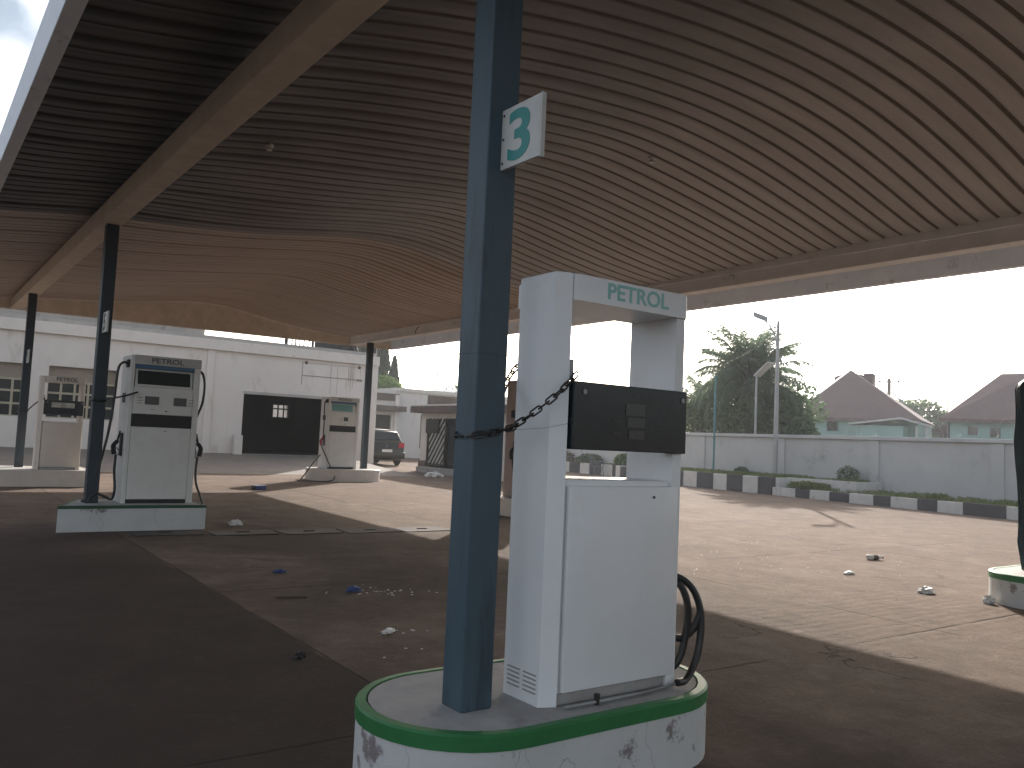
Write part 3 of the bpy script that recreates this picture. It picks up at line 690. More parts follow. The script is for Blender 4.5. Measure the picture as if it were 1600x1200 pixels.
# pump wrapped in a dark tarpaulin
t = thing('covered_pump', 'pump wrapped in a dark blue green tarpaulin at the right edge', 'fuel pump', (11.38, 4.29, .36))
m = MB(t.location); rings = []
cx, cy, hx, hy = 11.38, 4.29, .58, .31
nseg = 72; levels = 34
for j in range(levels + 1):
    v = j / levels; z = .37 + 2.27 * v; ring = []
    for i in range(nseg):
        a = 2 * math.pi * i / nseg; c, s_ = math.cos(a), math.sin(a)
        e = .28; px = math.copysign(abs(c) ** e, c) * hx; py = math.copysign(abs(s_) ** e, s_) * hy
        k = 1 + .07 * noise.noise(Vector((c * 2.4, s_ * 2.4, z * .9))) + .035 * math.sin(a * 17 + 3 * noise.noise(Vector((0, a, z)))) * (1 - .6 * v)
        k *= 1.0 - .10 * (1 - v) * abs(math.sin(v * 6 + a)) 
        if v > .96: k *= 1 - (v - .96) * 6
        ring.append(m.v((cx + .03 - .15 * v + px * k, cy + py * k, z + .02 * noise.noise(Vector((c * 3, s_ * 3, 9))) * v)))
    rings.append(ring)
for a, b in zip(rings, rings[1:]):
    for i in range(nseg): m.face([a[i], a[(i+1) % nseg], b[(i+1) % nseg], b[i]])
m.face(rings[-1])
m.build('tarpaulin', M['tarp'], t, 70)
m = MB(t.location); m.tube([(cx + hx*1.03*math.copysign(abs(math.cos(a))**.5, math.cos(a)), cy + hy*1.06*math.copysign(abs(math.sin(a))**.5, math.sin(a)), 1.25 + .04*math.sin(a*2)) for a in [2*math.pi*i/40 for i in range(40)]], .010, 6, closed=True)
m.build('tie_rope', M['tarp'], t, 60)

# ------------------------------------------------------------------ chains and cables tying pumps to columns
def chain_mesh(m, path, pitch=.047, ln=.064, wd=.026, r=.0048):
    L_ = [0]
    for a, b in zip(path, path[1:]): L_.append(L_[-1] + (Vector(b) - Vector(a)).length)
    def at(s):
        for i in range(len(L_) - 1):
            if s <= L_[i+1] or i == len(L_) - 2:
                t = (s - L_[i]) / max(1e-9, L_[i+1] - L_[i]); return Vector(path[i]).lerp(Vector(path[i+1]), t)
    n_ = int(L_[-1] / pitch)
    for k in range(n_ + 1):
        c = at(min(L_[-1], k * pitch)); d = (at(min(L_[-1], k*pitch + .01)) - at(max(0, k*pitch - .01))).normalized()
        side = d.cross(Vector((0, 0, 1))); side = side.normalized() if side.length > .01 else d.orthogonal().normalized()
        upv = side.cross(d)
        q = upv if k % 2 == 0 else side
        h = ln/2 - wd/2; ring = []
        for i in range(6): 
            a = -math.pi/2 + math.pi * i / 5; ring.append(c + d * (h + math.cos(a)*wd/2) + q * math.sin(a) * wd/2)
        for i in range(6):
            a = math.pi/2 + math.pi * i / 5; ring.append(c + d * (-h + math.cos(a)*wd/2) + q * math.sin(a) * wd/2)
        m.tube(ring, r, 5, closed=True)
m = MB((2.4, 3.2, 1.7))
front = spline([(2.635, 3.115, 1.935), (2.52, 3.10, 1.84), (2.42, 3.16, 1.74), (2.374, 3.25, 1.675)], 10)
wrap = spline([(2.374, 3.262, 1.67), (2.28, 3.264, 1.645), (2.19, 3.266, 1.63), (2.182, 3.36, 1.62), (2.184, 3.45, 1.63), (2.28, 3.458, 1.64), (2.374, 3.455, 1.66)], 8)
back = spline([(2.374, 3.455, 1.66), (2.43, 3.47, 1.76), (2.52, 3.50, 1.93), (2.60, 3.51, 2.02)], 8)
chain_mesh(m, front); chain_mesh(m, wrap); chain_mesh(m, back)
tag(m.build('chain', M['iron'], None, 60), 'rusty chain tying the nearest blue column to the large pump', 'chain')
m = MB((2.5, 13.3, 1.9)); m.tube(spline([(2.84, 13.30, 2.10), (2.66, 13.30, 2.03), (2.45, 13.36, 1.97), (2.436, 13.41, 1.95)], 6), .014, 6)
m.tube(spline([(2.436, 13.405, 1.95), (2.35, 13.40, 1.945), (2.26, 13.405, 1.95), (2.255, 13.5, 1.95), (2.26, 13.59, 1.95), (2.43, 13.59, 1.95), (2.436, 13.41, 1.95)], 5), .016, 6)
tag(m.build('tie_cable', M['rubber'], None, 60), 'dark cable tying the number 5 column to its pump', 'cable', 'cables tying pumps to columns')
m = MB((2.4, 21.4, 1.9)); m.tube(spline([(2.62, 21.26, 2.12), (2.5, 21.6, 2.02), (2.41, 22.1, 1.86), (2.404, 22.19, 1.83)], 6), .016, 6)
m.tube(spline([(2.404, 22.185, 1.83), (2.32, 22.18, 1.82), (2.232, 22.185, 1.82), (2.228, 22.28, 1.82), (2.232, 22.37, 1.82), (2.404, 22.37, 1.82), (2.408, 22.19, 1.83)], 5), .018, 6)
tag(m.build('tie_cable', M['rubber'], None, 60), 'dark cable tying the farthest left column to the cream pump', 'cable', 'cables tying pumps to columns')
# thin wire strung from the nearest column to the street lamp
m = MB((2.36, 3.25, 1.66)); A, B = Vector((2.36, 3.27, 1.66)), Vector((27.4, 20.26, 6.55)); pts = []
for i in range(61):
    t_ = i / 60; q = A.lerp(B, t_); q.z -= .30 * 4 * t_ * (1 - t_); pts.append(q)
pts[1:1] = [Vector((2.45, 3.10, 1.676)), Vector((2.62, 3.06, 1.715))]
m.tube(pts, [.0011 + .0014 * min(1, (p - A).length / 30) for p in pts], 4)
tag(m.build('wire', M['iron']), 'hair thin wire running from the nearest column past the pump to the street lamp', 'wire')

# ------------------------------------------------------------------ service building
sb = thing('service_building', 'long low white service building with an open garage bay behind the pumps', 'building', (4, 36, .3))
FY = 33.0
m = MB(sb.location)   # front wall with openings
def wall_front(x0, x1, z0, z1): m.box(x0, x1, FY, FY + .25, z0, z1)
X0, X1 = -12.0, 16.5
wins = [(-9.5, -5.5), (-3.5, .3), (1.2, 3.55), (4.12, 6.3)]
gar = (10.95, 15.1); zs, zt_, wz0 = -.1, 4.66, 1.75
cur = X0
for a, b in wins:
    wall_front(cur, a, zs, zt_); wall_front(a, b, zs, wz0); wall_front(a, b, 3.56, zt_); cur = b
wall_front(cur, gar[0], zs, zt_); wall_front(gar[0], gar[1], zs, .70); wall_front(gar[0], gar[1], 3.17, zt_); wall_front(gar[1], X1, zs, zt_)
m.box(X1 - .25, X1, FY + .25, 40.75, zs, zt_); m.box(X0, X0 + .25, FY + .25, 40.75, zs, zt_); m.box(X0, 14.9, 40.75, 41, zs, zt_); m.box(15.75, X1, 40.75, 41, zs, zt_); m.box(14.9, 15.75, 40.75, 41, zs, 2.3); m.box(14.9, 15.75, 40.75, 41, 3.0, zt_)
m.build('wall', M['wall_white'], sb)
m = MB(sb.location); m.box(X0 - .1, X1 + .22, FY - .16, FY + .35, 4.662, 5.06, .01); m.build('cornice', M['cornice'], sb)
m = MB(sb.location); m.box(X0 - .05, X1 + .1, FY - .05, FY + .2, 5.062, 5.20, .01); m.build('parapet', M['parapet'], sb)
m = MB(sb.location); m.box(X0, 9.35, FY + .22, FY + .6, 5.05, 5.50, .01); m.box(X0, 9.37, FY + .12, FY + .7, 5.502, 5.56, .006); m.build('upper_parapet', M['parapet'], sb)
m = MB(sb.location); m.box(X0, X1, FY + .36, 41, 4.9, 5.05); m.build('roof_slab', M['concrete'], sb)
for x in (X0 + .2, -4.6, .75, 9.58, 16.34):
    wv = .36 if x > 16 else .28
    m = MB(sb.location); m.box(x - wv/2, x + wv/2 + (.2 if x > 16 else 0), FY - .07, FY - .004, -.05, 4.66, .008); m.build('pilaster', M['wall_white'], sb)
# recessed windows with a cream grille
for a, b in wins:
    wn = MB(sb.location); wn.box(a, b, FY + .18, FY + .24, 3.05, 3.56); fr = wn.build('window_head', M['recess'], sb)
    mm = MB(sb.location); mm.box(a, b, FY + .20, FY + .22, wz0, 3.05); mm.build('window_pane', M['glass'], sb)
    mm = MB(sb.location)
    nb = max(3, round((b - a) / .48))
    for i in range(nb + 1):
        x = a + (b - a) * i / nb; mm.box(x - .035, x + .035, FY + .14, FY + .185, wz0, 3.05)
    for z in (wz0, 2.18, 2.62, 3.02): mm.box(a, b, FY + .135, FY + .18, z - .03, z + .04)
    mm.build('window_grille', M['cream_frame'], sb)
# garage bay: side walls, back wall with a barred window, soffit and lintel
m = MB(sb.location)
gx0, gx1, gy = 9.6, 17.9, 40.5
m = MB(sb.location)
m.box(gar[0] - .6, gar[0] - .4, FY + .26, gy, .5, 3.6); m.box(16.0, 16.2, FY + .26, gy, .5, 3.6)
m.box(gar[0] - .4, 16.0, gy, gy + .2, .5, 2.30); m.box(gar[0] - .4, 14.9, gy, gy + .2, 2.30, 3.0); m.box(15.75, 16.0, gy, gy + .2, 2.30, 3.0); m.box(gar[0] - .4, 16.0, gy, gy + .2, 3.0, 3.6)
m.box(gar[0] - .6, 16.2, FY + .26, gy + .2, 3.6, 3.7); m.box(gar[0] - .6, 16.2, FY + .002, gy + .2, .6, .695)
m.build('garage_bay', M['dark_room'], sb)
m = MB(sb.location)
for i in range(4):
    x = 14.9 + .85 * i / 3; m.box(x - .03, x + .03, gy - .02, gy + .02, 2.3, 3.0)
for z in (2.32, 2.76, 2.98): m.box(14.9, 15.75, gy - .025, gy + .015, z - .03, z + .03)
m.build('rear_window_bars', M['black_matt'], sb)
m = MB(sb.location); m.box(gar[0] - .02, gar[1] + .02, FY - .03, FY + .22, 3.06, 3.168, .006); m.build('roller_shutter', M['parapet'], sb)
m = MB(sb.location); m.box(10.62, 10.92, FY - .32, FY - .075, .55, 1.42, .01); m.build('door_bollard', M['wall_white'], sb)
# rail and streaks where a sign was taken off
m = MB(sb.location); m.box(13.3, 15.75, FY - .02, FY - .004, 3.97, 4.0); m.box(15.75, 16.0, FY - .03, FY - .004, 3.92, 4.02); m.build('bare_sign_rail', M['recess'], sb)
for x0, x1, z0, z1 in ((13.28, 13.31, 3.6, 4.55), (14.55, 14.565, 3.3, 4.5), (14.85, 14.862, 3.3, 4.5), (15.35, 15.37, 3.9, 4.45), (15.45, 15.47, 3.5, 4.45), (15.55, 15.565, 3.6, 4.45), (15.9, 15.91, 4.1, 4.45), (13.3, 15.9, 4.50, 4.515)):
    m = MB(sb.location); m.box(x0, x1, FY - .004, FY - .0015, z0, z1); m.build('rust_streak', M['recess'], sb)
for x in (13.45, 15.85):
    m = MB(sb.location); m.tube([(x, FY - .001, 4.52), (x, FY - .05, 4.52)], [.07, .05], 10); m.build('anchor_stub', M['plinth'], sb)
m = MB(sb.location); m.tube([(5.75, FY - .001, 4.1), (5.75, FY - .04, 4.1)], [.06, .05], 8); m.build('anchor_stub', M['plinth'], sb)

# lattice mast lying behind the roof with dark boards
t = thing('roof_lattice', 'steel lattice frame with dark boards standing on the roof behind the garage', 'lattice frame', (15.5, 37, 5.0))
def lattice(m, x0, x1, z0, z1, y, n, r=.035):
    m.tube([(x0, y, z0), (x1, y, z0)], r, 5); m.tube([(x0, y, z1), (x1, y, z1)], r, 5)
    for i in range(n + 1):
        x = lerp(x0, x1, i / n); m.tube([(x, y, z0), (x, y, z1)], r, 5)
        if i < n:
            a, b = ((z0, z1) if i % 2 == 0 else (z1, z0)); m.tube([(x, y, a), (lerp(x0, x1, (i + 1) / n), y, b)], r * .8, 5)
m = MB(t.location); lattice(m, 14.1, 15.3, 5.05, 6.3, 37, 3); m.build('lattice_truss', M['iron'], t)
m = MB(t.location); lattice(m, 16.9, 18.6, 5.05, 6.1, 37.1, 3); m.build('lattice_truss', M['iron'], t)
m = MB(t.location); m.box(15.45, 16.2, 37, 37.08, 5.2, 6.4); m.box(16.3, 17.5, 37.2, 37.28, 5.1, 6.3); m.build('dark_board', M['tank_black'], t)
for x in (14.05, 15.35, 16.25, 18.6): m = MB(t.location); m.cyl((x, 37.04, 4.95), (x, 37.04, 6.5), .06, n=6); m.build('upright', M['iron'], t)

# ------------------------------------------------------------------ annex, rear building, guard house
t = thing('annex_building', 'small stained annex with a brown parapet and dark barred door behind the parked car', 'building', (21.5, 46, .3))
m = MB(t.location); m.box(17.2, 22.35, 44, 44.25, 0, 3.75); m.box(23.35, 23.75, 44, 44.25, 0, 3.75); m.box(22.35, 23.35, 44, 44.25, 2.9, 3.75); m.box(17.2, 17.4, 44.25, 50, 0, 3.75); m.box(23.55, 23.75, 44.25, 50, 0, 3.75); m.box(17.4, 23.55, 49.8, 50, 0, 3.75); m.build('wall', M['cornice'], t)
m = MB(t.location); m.box(17.1, 23.8, 43.9, 50.1, 3.752, 4.16, .01); m.build('parapet', M['brown_stain'], t)
m = MB(t.location); m.box(17.2, 23.9, 43.2, 43.99, 3.12, 3.42, .01); m.build('awning', M['brown_stain'], t)
m = MB(t.location); m.box(22.35, 23.35, 44.16, 44.2, .2, 2.9); dr = m.build('door', M['black_matt'], t)
m = MB(t.location)
for i in range(7): m.tube([(22.37 + i * .16, 44.13, .3), (22.37 + i * .16, 44.13, 2.85)], .012, 4)
for i in range(9): m.tube([(22.37, 44.12, .4 + i*.26), (23.33, 44.12, .7 + i*.26)], .010, 4)
m.build('door_bars', M['iron'], dr)
m = MB(t.location); m.box(23.5, 23.78, 43.86, 43.985, 0, 4.1, .01); m.build('corner_pillar', M['wall_white'], t)
t = thing('rear_building', 'plain white flat roofed building closing the yard behind the guard house', 'building', (28, 47, .3))
m = MB(t.location); m.box(23.8, 34, 44.4, 52, -.1, 4.35); m.build('wall', M['wall_white'], t)
m = MB(t.location); m.box(23.8, 34.1, 44.3, 52, 4.352, 4.56, .01); m.build('roof_edge', M['cornice'], t)
m = MB(t.location); m.extr([(28.6, 4.562), (31.0, 4.562), (29.6, 5.0)], 'y', 46, 52); m.build('roof', M['trim_pale'], t)
gh = thing('guard_house', 'small cream guard house with a stained slab roof, dark door and diagonal barred gate', 'building', (19.5, 26, .25))
GX, GE, GN = 17.6, 20.2, 24.4
m = MB(gh.location)
m.box(GX, GX + .2, 30.02, 30.5, .2, 2.66); m.box(GX, GX + .2, GN, 26.5, .2, 2.66); m.box(GX, GX + .2, 26.5, 30.02, 2.45, 2.66)
m.box(GX + .2, GE, 30.3, 30.5, .2, 2.66); m.box(GX + .2, GE, GN, GN + .2, .2, 2.66); m.box(GE - .2, GE, GN + .2, 30.3, .2, 2.66)
m.build('wall', M['cornice'], gh)
m = MB(gh.location); m.box(GX - .04, GX - .002, 30.0, 30.54, .2, .72); m.box(GX - .002, GE, 30.502, 30.54, .2, .72); m.build('plinth', M['plinth'], gh)
m = MB(gh.location); m.box(GX - .42, GE + .2, GN - .3, 30.75, 2.662, 2.93, .01); m.build('roof', M['brown_stain'], gh)
m = MB(gh.location); m.box(GX - .40, GE + .2, GN - .3, 30.72, 2.932, 2.99, .006); m.build('roof_edge', M['cornice'], gh)
m = MB(gh.location); m.box(GX + .1, GE, 30.1, 30.28, 2.992, 3.42, .01); m.build('parapet', M['brown_stain'], gh)
m = MB(gh.location); m.box(GX + .12, GX + .16, 26.5, 28.60, .62, 2.45); d_ = m.build('door', M['black_gloss'], gh)
m = MB(gh.location); m.box(GX + .02, GX + .08, 28.60, 28.68, .55, 2.45); m.box(GX + .02, GX + .08, 29.95, 30.02, .55, 2.45); m.box(GX + .02, GX + .08, 28.68, 29.95, .55, .62)
for i in range(12):
    y_ = 27.1 + i * .27
    a = Vector((GX + .05, y_ + 1.55, .62)); b_ = Vector((GX + .05, y_, 2.45))
    lo, hi_ = 28.68, 29.95
    t0 = max(0, (a.y - hi_) / 1.55); t1 = min(1, (a.y - lo) / 1.55)
    if t1 > t0 + .02: m.tube([a.lerp(b_, t0), a.lerp(b_, t1)], .035, 4)
m.build('gate_bars', M['iron'], gh)
m = MB(gh.location); m.box(GX + .09, GX + .11, 28.68, 29.95, .6, 2.45); m.build('gate_backing', M['white_paint'], gh)
m = MB(gh.location); m.box(GX - .05, GX + .015, 29.05, 30.05, 1.85, 2.42, .006); m.build('dark_board', M['black_matt'], gh)
m = MB(gh.location); m.box(GX - .5, GX - .004, 26.4, 29.9, .1, .48, .01); m.build('step', M['concrete'], gh)
m = MB(gh.location); m.tube([(GX + .05, 30.58, 1.2), (GX + .05, 30.58, 2.6)], .045, 8); m.build('downpipe', M['plinth'], gh)

# ------------------------------------------------------------------ parked car (rear towards the camera)
car = thing('parked_car', 'dark green hatchback parked nose in beside the service building, rear window towards the pumps', 'car', (17.86, 33.95, gz(35)), R(-6))
car.scale = (1.1, 1.1, 1.12)
def loft(m, secs, cap=True):
    rings = [[m.v(p) for p in s] for s in secs]
    for a, b in zip(rings, rings[1:]):
        for i in range(len(a)): m.face([a[i], a[(i+1) % len(a)], b[(i+1) % len(a)], b[i]])
    if cap: m.face(rings[0][::-1]); m.face(rings[-1])
def sec(y, hw, z0, z1, r=.09, n=4, crown=.03):
    pts = []
    for cx_, cz_, a0 in ((hw - r, z1 - r, 0), (-hw + r, z1 - r, 90), (-hw + r, z0 + r, 180), (hw - r, z0 + r, 270)):
        for i in range(n + 1):
            a = R(a0 + 90 * i / n); pts.append((cx_ + r * math.cos(a), y, cz_ + r * math.sin(a)))
    return pts
m = MB(); loft(m, [sec(-.02, .68, .34, .60, .1), sec(.03, .78, .27, .74, .12), sec(.16, .815, .23, .98, .13), sec(.5, .825, .2, 1.0, .12), sec(2.2, .83, .2, .97, .12), sec(3.0, .82, .2, .90, .12), sec(3.6, .77, .24, .78, .12), sec(3.82, .66, .3, .62, .1)])
m.build('body', M['car_paint'], car, 40)
def csec(y, hb, ht, zb, zt):
    return [(hb, y, zb), (hb - .03, y, zb + (zt - zb)*.35), (ht + .03, y, zt - .08), (ht - .06, y, zt - .01), (0, y, zt), (-ht + .06, y, zt - .01), (-ht - .03, y, zt - .08), (-hb + .03, y, zb + (zt - zb)*.35), (-hb, y, zb)]
m = MB(); loft(m, [csec(.12, .72, .62, .93, 1.08), csec(.26, .755, .60, .93, 1.30), csec(.42, .76, .58, .93, 1.43), csec(1.2, .77, .58, .93, 1.475), csec(2.0, .77, .57, .93, 1.42), csec(2.85, .75, .62, .90, .98)])
m.build('cabin', M['car_paint'], car, 50)
m = MB(); v = [(-.60, .115, 1.045), (.60, .115, 1.045), (.545, .30, 1.345), (-.545, .30, 1.345)]
off = Vector((0, -.03, .012)); m.poly([Vector(p) + off for p in v]); m.poly([Vector(p) + off*.2 for p in v][::-1])
for i in range(4): m.poly([Vector(v[i]) + off, Vector(v[i]) + off*.2, Vector(v[(i+1) % 4]) + off*.2, Vector(v[(i+1) % 4]) + off])
m.build('rear_window', M['glass'], car)
for sx in (-1, 1):
    m = MB(); m.extr([(.5, 1.0), (2.5, .99), (1.9, 1.34), (.62, 1.36)], 'x', sx*.735, sx*.70); o = m.build('side_window', M['glass'], car)
    m = MB(); m.prism([(sx*.54, .015), (sx*.80, .06), (sx*.825, .20), (sx*.56, .10)] if sx > 0 else [(sx*.56, .10), (sx*.825, .20), (sx*.80, .06), (sx*.54, .015)], .70, .93, .01); m.build('tail_light', M['tail_red'], car)
    for y_ in (.72, 3.12):
        wh = MB(); wh.tube([(sx*.70, y_, .30), (sx*.72, y_, .30), (sx*.83, y_, .30), (sx*.85, y_, .30)], [.25, .30, .30, .26], 20); wo = wh.build('wheel', M['rubber'], car, 40)
        rm = MB(); rm.tube([(sx*.851, y_, .30), (sx*.862, y_, .30)], [.19, .17], 14); rm.build('rim', M['galv'], wo, 40)
m = MB(); m.box(-.80, .80, -.085, .10, .30, .56, .05, 3); m.build('rear_bumper', M['car_paint'], car, 40)
m = MB(); m.box(-.22, .22, -.097, -.0855, .55, .66, .004); m.build('number_plate', M['plate_white'], car)
m = MB(); m.tube(spline([(.0, .012, .87), (.018, .008, .83), (-.012, .004, .80), (.012, 0, .765)], 4), [.012]*4 + [.02]*4 + [.012]*5, 6); m.build('badge', M['chrome'], car)
m = MB(); m.tube([(.10, .068, 1.045), (-.42, .075, 1.075)], .010, 5); m.build('rear_wiper', M['black_matt'], car)
m = MB(); m.box(-.55, .55, .25, .36, 1.405, 1.44, .01); m.build('roof_spoiler', M['car_paint'], car)

# ------------------------------------------------------------------ poles and lamps
t = thing('street_lamp', 'tall grey street lamp with a curved arm in front of the boundary wall', 'street lamp', (27.4, 20.26, .75))
m = MB(t.location); m.tube([(27.4, 20.26, .74), (27.4, 20.26, 3), (27.4, 20.26, 6.8)], [.095, .085, .055], 10); m.build('pole', M['galv'], t, 50)
m = MB(t.location); m.tube(spline([(27.4, 20.3, 5.75), (27.4, 20.38, 6.15), (27.4, 20.62, 6.6), (27.4, 20.95, 6.92)], 6), .035, 8)
for z_, y_ in ((6.38, 20.46), (6.62, 20.63)): m.tube([(27.4, 20.26, z_ + .03), (27.4, y_, z_)], .02, 6)
m.build('arm', M['galv'], t, 50)
m = MB(t.location); m.prism([(27.30, 20.84), (27.50, 20.84), (27.56, 21.22), (27.47, 21.42), (27.33, 21.42), (27.24, 21.22)], -.04, .17, .04)
hd = m.build('lamp_head', M['galv'], t, 40); 
for v_ in hd.data.vertices: v_.co.z += 6.90 + (v_.co.y + 20.26 - 20.9) * .42 - 0
m = MB(t.location); m.cyl((27.4, 21.38, 7.2), (27.4, 21.38, 7.38), .03, n=8); m.build('photocell', M['galv'], t)
t = thing('steel_post', 'slim teal painted post standing on the grass before the boundary wall', 'post', (27.3, 23.2, .75))
m = MB(t.location); m.cyl((27.3, 23.2, .74), (27.3, 23.2, 4.72), .042, .040, 8); m.build('shaft', M['teal_pole'], t, 50)
m = MB(t.location); m.tube([(27.3, 23.2, 4.722), (27.3, 23.2, 4.76)], [.055, .03], 8); m.build('cap', M['teal_pole'], t, 50)
t = thing('solar_lamp', 'shorter solar lamp with a tilted pale panel behind the boundary wall', 'street lamp', (29.5, 22.85, .3))
m = MB(t.location); m.cyl((29.5, 22.85, .2), (29.5, 22.85, 4.9), .055, .045, 8); m.build('pole', M['galv'], t, 50)
m = MB(t.location); m.tube([(29.5, 22.85, 4.8), (29.5, 22.78, 5.05)], .03, 6); m.build('bracket', M['galv'], t)
m = MB(t.location); m.extr([(22.82, 4.89), (22.14, 5.44), (22.16, 5.48), (22.85, 4.93)], 'x', 29.27, 29.73); m.build('solar_panel', M['trim_pale'], t)
t = thing('utility_pole', 'wooden utility pole with a short crossarm beyond the brown roofed houses', 'utility pole', (80, 45.8, .6))
m = MB(t.location); m.cyl((80, 45.8, .5), (80, 45.8, 9.7), .26, .18, 8); m.build('pole', M['bark'], t, 50)
m = MB(t.location); m.tube([(80.4, 44.9, 9.4), (79.6, 46.7, 9.4)], .08, 6); m.build('crossarm', M['bark'], t)
for d_ in (-.8, 0, .8):
    m = MB(t.location); m.cyl((80 - d_*.44, 45.8 + d_, 9.45), (80 - d_*.44, 45.8 + d_, 9.85), .07, n=6); m.build('insulator', M['galv'], t)

# ------------------------------------------------------------------ houses beyond the wall
def hip_house(label, corner, L_, D_, ze, zr, rd, ra0, ra1, wins_, zg=.4):
    """front right corner at the origin, front along +y, depth along +x"""
    t = thing('brown_roof_house', label, 'house', (corner[0], corner[1], 0), R(22))
    m = MB(); m.box(0, D_, 0, L_, zg, ze); m.build('wall', M['house_teal'], t)
    o_ = .5
    m = MB(); A = [m.v(p) for p in ((-o_, -o_*.4, ze), (D_ + o_, -o_*.4, ze), (D_ + o_, L_ + o_, ze), (-o_, L_ + o_, ze))]
    r1, r2 = m.v((rd, ra0, zr)), m.v((rd + .3, ra1, zr))
    m.face([A[0], A[1], r1]); m.face([A[1], A[2], r2, r1]); m.face([A[2], A[3], r2]); m.face([A[3], A[0], r1, r2]); m.face(A[::-1])
    rf = m.build('roof', M['roof_brown'], t)
    m = MB(); m.box(-o_ - .04, -o_ + .02, -o_*.4, L_ + o_, ze - .16, ze + .03); m.build('fascia_board', M['roof_brown'], t)
    for (a, b, z0, z1) in wins_:
        m = MB(); m.box(-.05, -.002, a, b, z0, z1); wn = m.build('window', M['house_teal'], t)
        m = MB(); m.box(-.06, -.052, a + .05, b - .05, z0 + .05, z1 - .05); m.build('pane', M['glass'], wn)
    return t, rf
h1, rf = hip_house('teal walled house with a broad brown hip roof and a small gablet on its ridge', (50.3, 26.9), 7.1, 8.0, 4.1, 7.6, 4.0, 4.6, 4.9, [(4.6, 5.35, 3.25, 3.95), (2.9, 3.5, 3.2, 3.85)])
m = MB(); m.extr([(4.2, 6.75), (5.95, 6.75), (5.85, 7.25), (4.9, 7.55), (3.6, 7.25)], 'x', 5.0, 7.0); m.build('gablet', M['roof_brown'], rf)
m = MB(); m.box(4.6, 5.6, 3.3, 3.9, 6.4, 7.42); m.build('vent_stack', M['roof_brown'], rf)
m = MB(); m.cyl((5.2, 3.1, 6.3), (5.2, 3.1, 8.0), .03, n=6); m.tube([(5.2, 2.3, 7.9), (5.2, 3.3, 7.9)], .02, 5); m.tube([(5.2, 2.5, 7.6), (5.2, 3.3, 7.6)], .02, 5); m.build('aerial', M['galv'], rf)
m = MB(); m.tube([(2.0, 1.75, 5.95), (1.2, .95, 5.2)], .05, 6); m.build('ridge_flashing', M['trim_pale'], rf)
m = MB(); m.box(-2.4, -.06, .55, 3.2, .4, 3.62); m.build('porch_wall', M['house_teal'], h1)
m = MB(); m.extr([(3.55, 3.62), (.6, 4.02), (-.9, 3.60), (-.9, 3.70), (.6, 4.12), (3.55, 3.72)], 'x', -2.8, -.56); m.build('porch_roof', M['trim_pale'], h1)
for y_ in (-.75, -.2):
    m = MB(); m.cyl((-2.5, y_, .4), (-2.5, y_, 3.62), .08, n=8); m.build('porch_post', M['trim_pale'], h1)
h2, rf2 = hip_house('second teal house with a tall brown roof, partly hidden by the tarp covered pump', (51.5, 16.0), 8.6, 8.0, 4.05, 7.0, 3.6, 4.6, 6.2, [(7.15, 7.75, 3.15, 3.75), (6.05, 6.65, 3.05, 3.7), (3.0, 3.8, 3.1, 3.75)])
m = MB(); m.cyl((6, 9.2, 3), (6, 9.2, 5.9), .035, n=6); m.build('aerial', M['galv'], h2)
t = thing('garden_shed', 'low brown roofed outbuilding between the two teal houses', 'outbuilding', (58, 26, .5))
m = MB(t.location); m.box(56, 60, 24.9, 28.5, .4, 3.6); m.build('wall', M['plinth'], t)
m = MB(t.location); m.extr([(24.6, 3.602), (28.9, 3.602), (26.8, 4.6)], 'x', 55.6, 60.4); m.build('roof', M['roof_brown'], t)

# ------------------------------------------------------------------ trees and plants
def leaves(m, blobs, n, size, flat=.6, seed=1):
    rnd = random.Random(seed); tot = sum(b[3] * b[4] * b[5] for b in blobs)
    for b in blobs:
        for _ in range(int(n * b[3] * b[4] * b[5] / tot)):
            while True:
                q = Vector((rnd.uniform(-1, 1), rnd.uniform(-1, 1), rnd.uniform(-1, 1)))
                l = q.length
                if l <= 1 and rnd.random() < .25 + .75 * l: break
            if noise.noise(Vector((q.x*2.1 + b[0], q.y*2.1 + b[1], q.z*2.1))) < -.22: continue
            p = Vector((b[0] + q.x*b[3], b[1] + q.y*b[4], b[2] + q.z*b[5]))
            s = size * rnd.uniform(.5, 1.4); d = Vector((rnd.gauss(0, 1), rnd.gauss(0, 1), rnd.gauss(0, .7))).normalized()
            e = d.cross(Vector((rnd.gauss(0, 1), rnd.gauss(0, 1), rnd.gauss(0, 1)))).normalized() * s * .38
            m.poly([p - d*s*.5, p + e, p + d*s*.55, p - e])
def limbs(m, base, top, blobs, r0):
    base, top = Vector(base), Vector(top)
    m.tube([base, base.lerp(top, .5) + Vector((.06, .04, 0)), top], [r0, r0*.8, r0*.6], 8)
    for b in blobs:
        c = Vector(b[:3]); m.tube([base.lerp(top, .75), top.lerp(c, .5) + Vector((0, 0, .1)), c], [r0*.5, r0*.3, r0*.1], 5)
def tree(name, label, base, blobs, n, size, mat_, cat='tree', r0=.14, group=None, seed=1):
    t = thing(name, label, cat, base, group=group); top = Vector(blobs[0][:3]) - Vector((0, 0, blobs[0][5] * .5))
    m = MB(base); limbs(m, base, top, blobs, r0); m.build('trunk', M['bark'], t, 60)
    m = MB(base); leaves(m, blobs, n, size, seed=seed); m.build('crown', mat_, t, recalc=False)
    return t
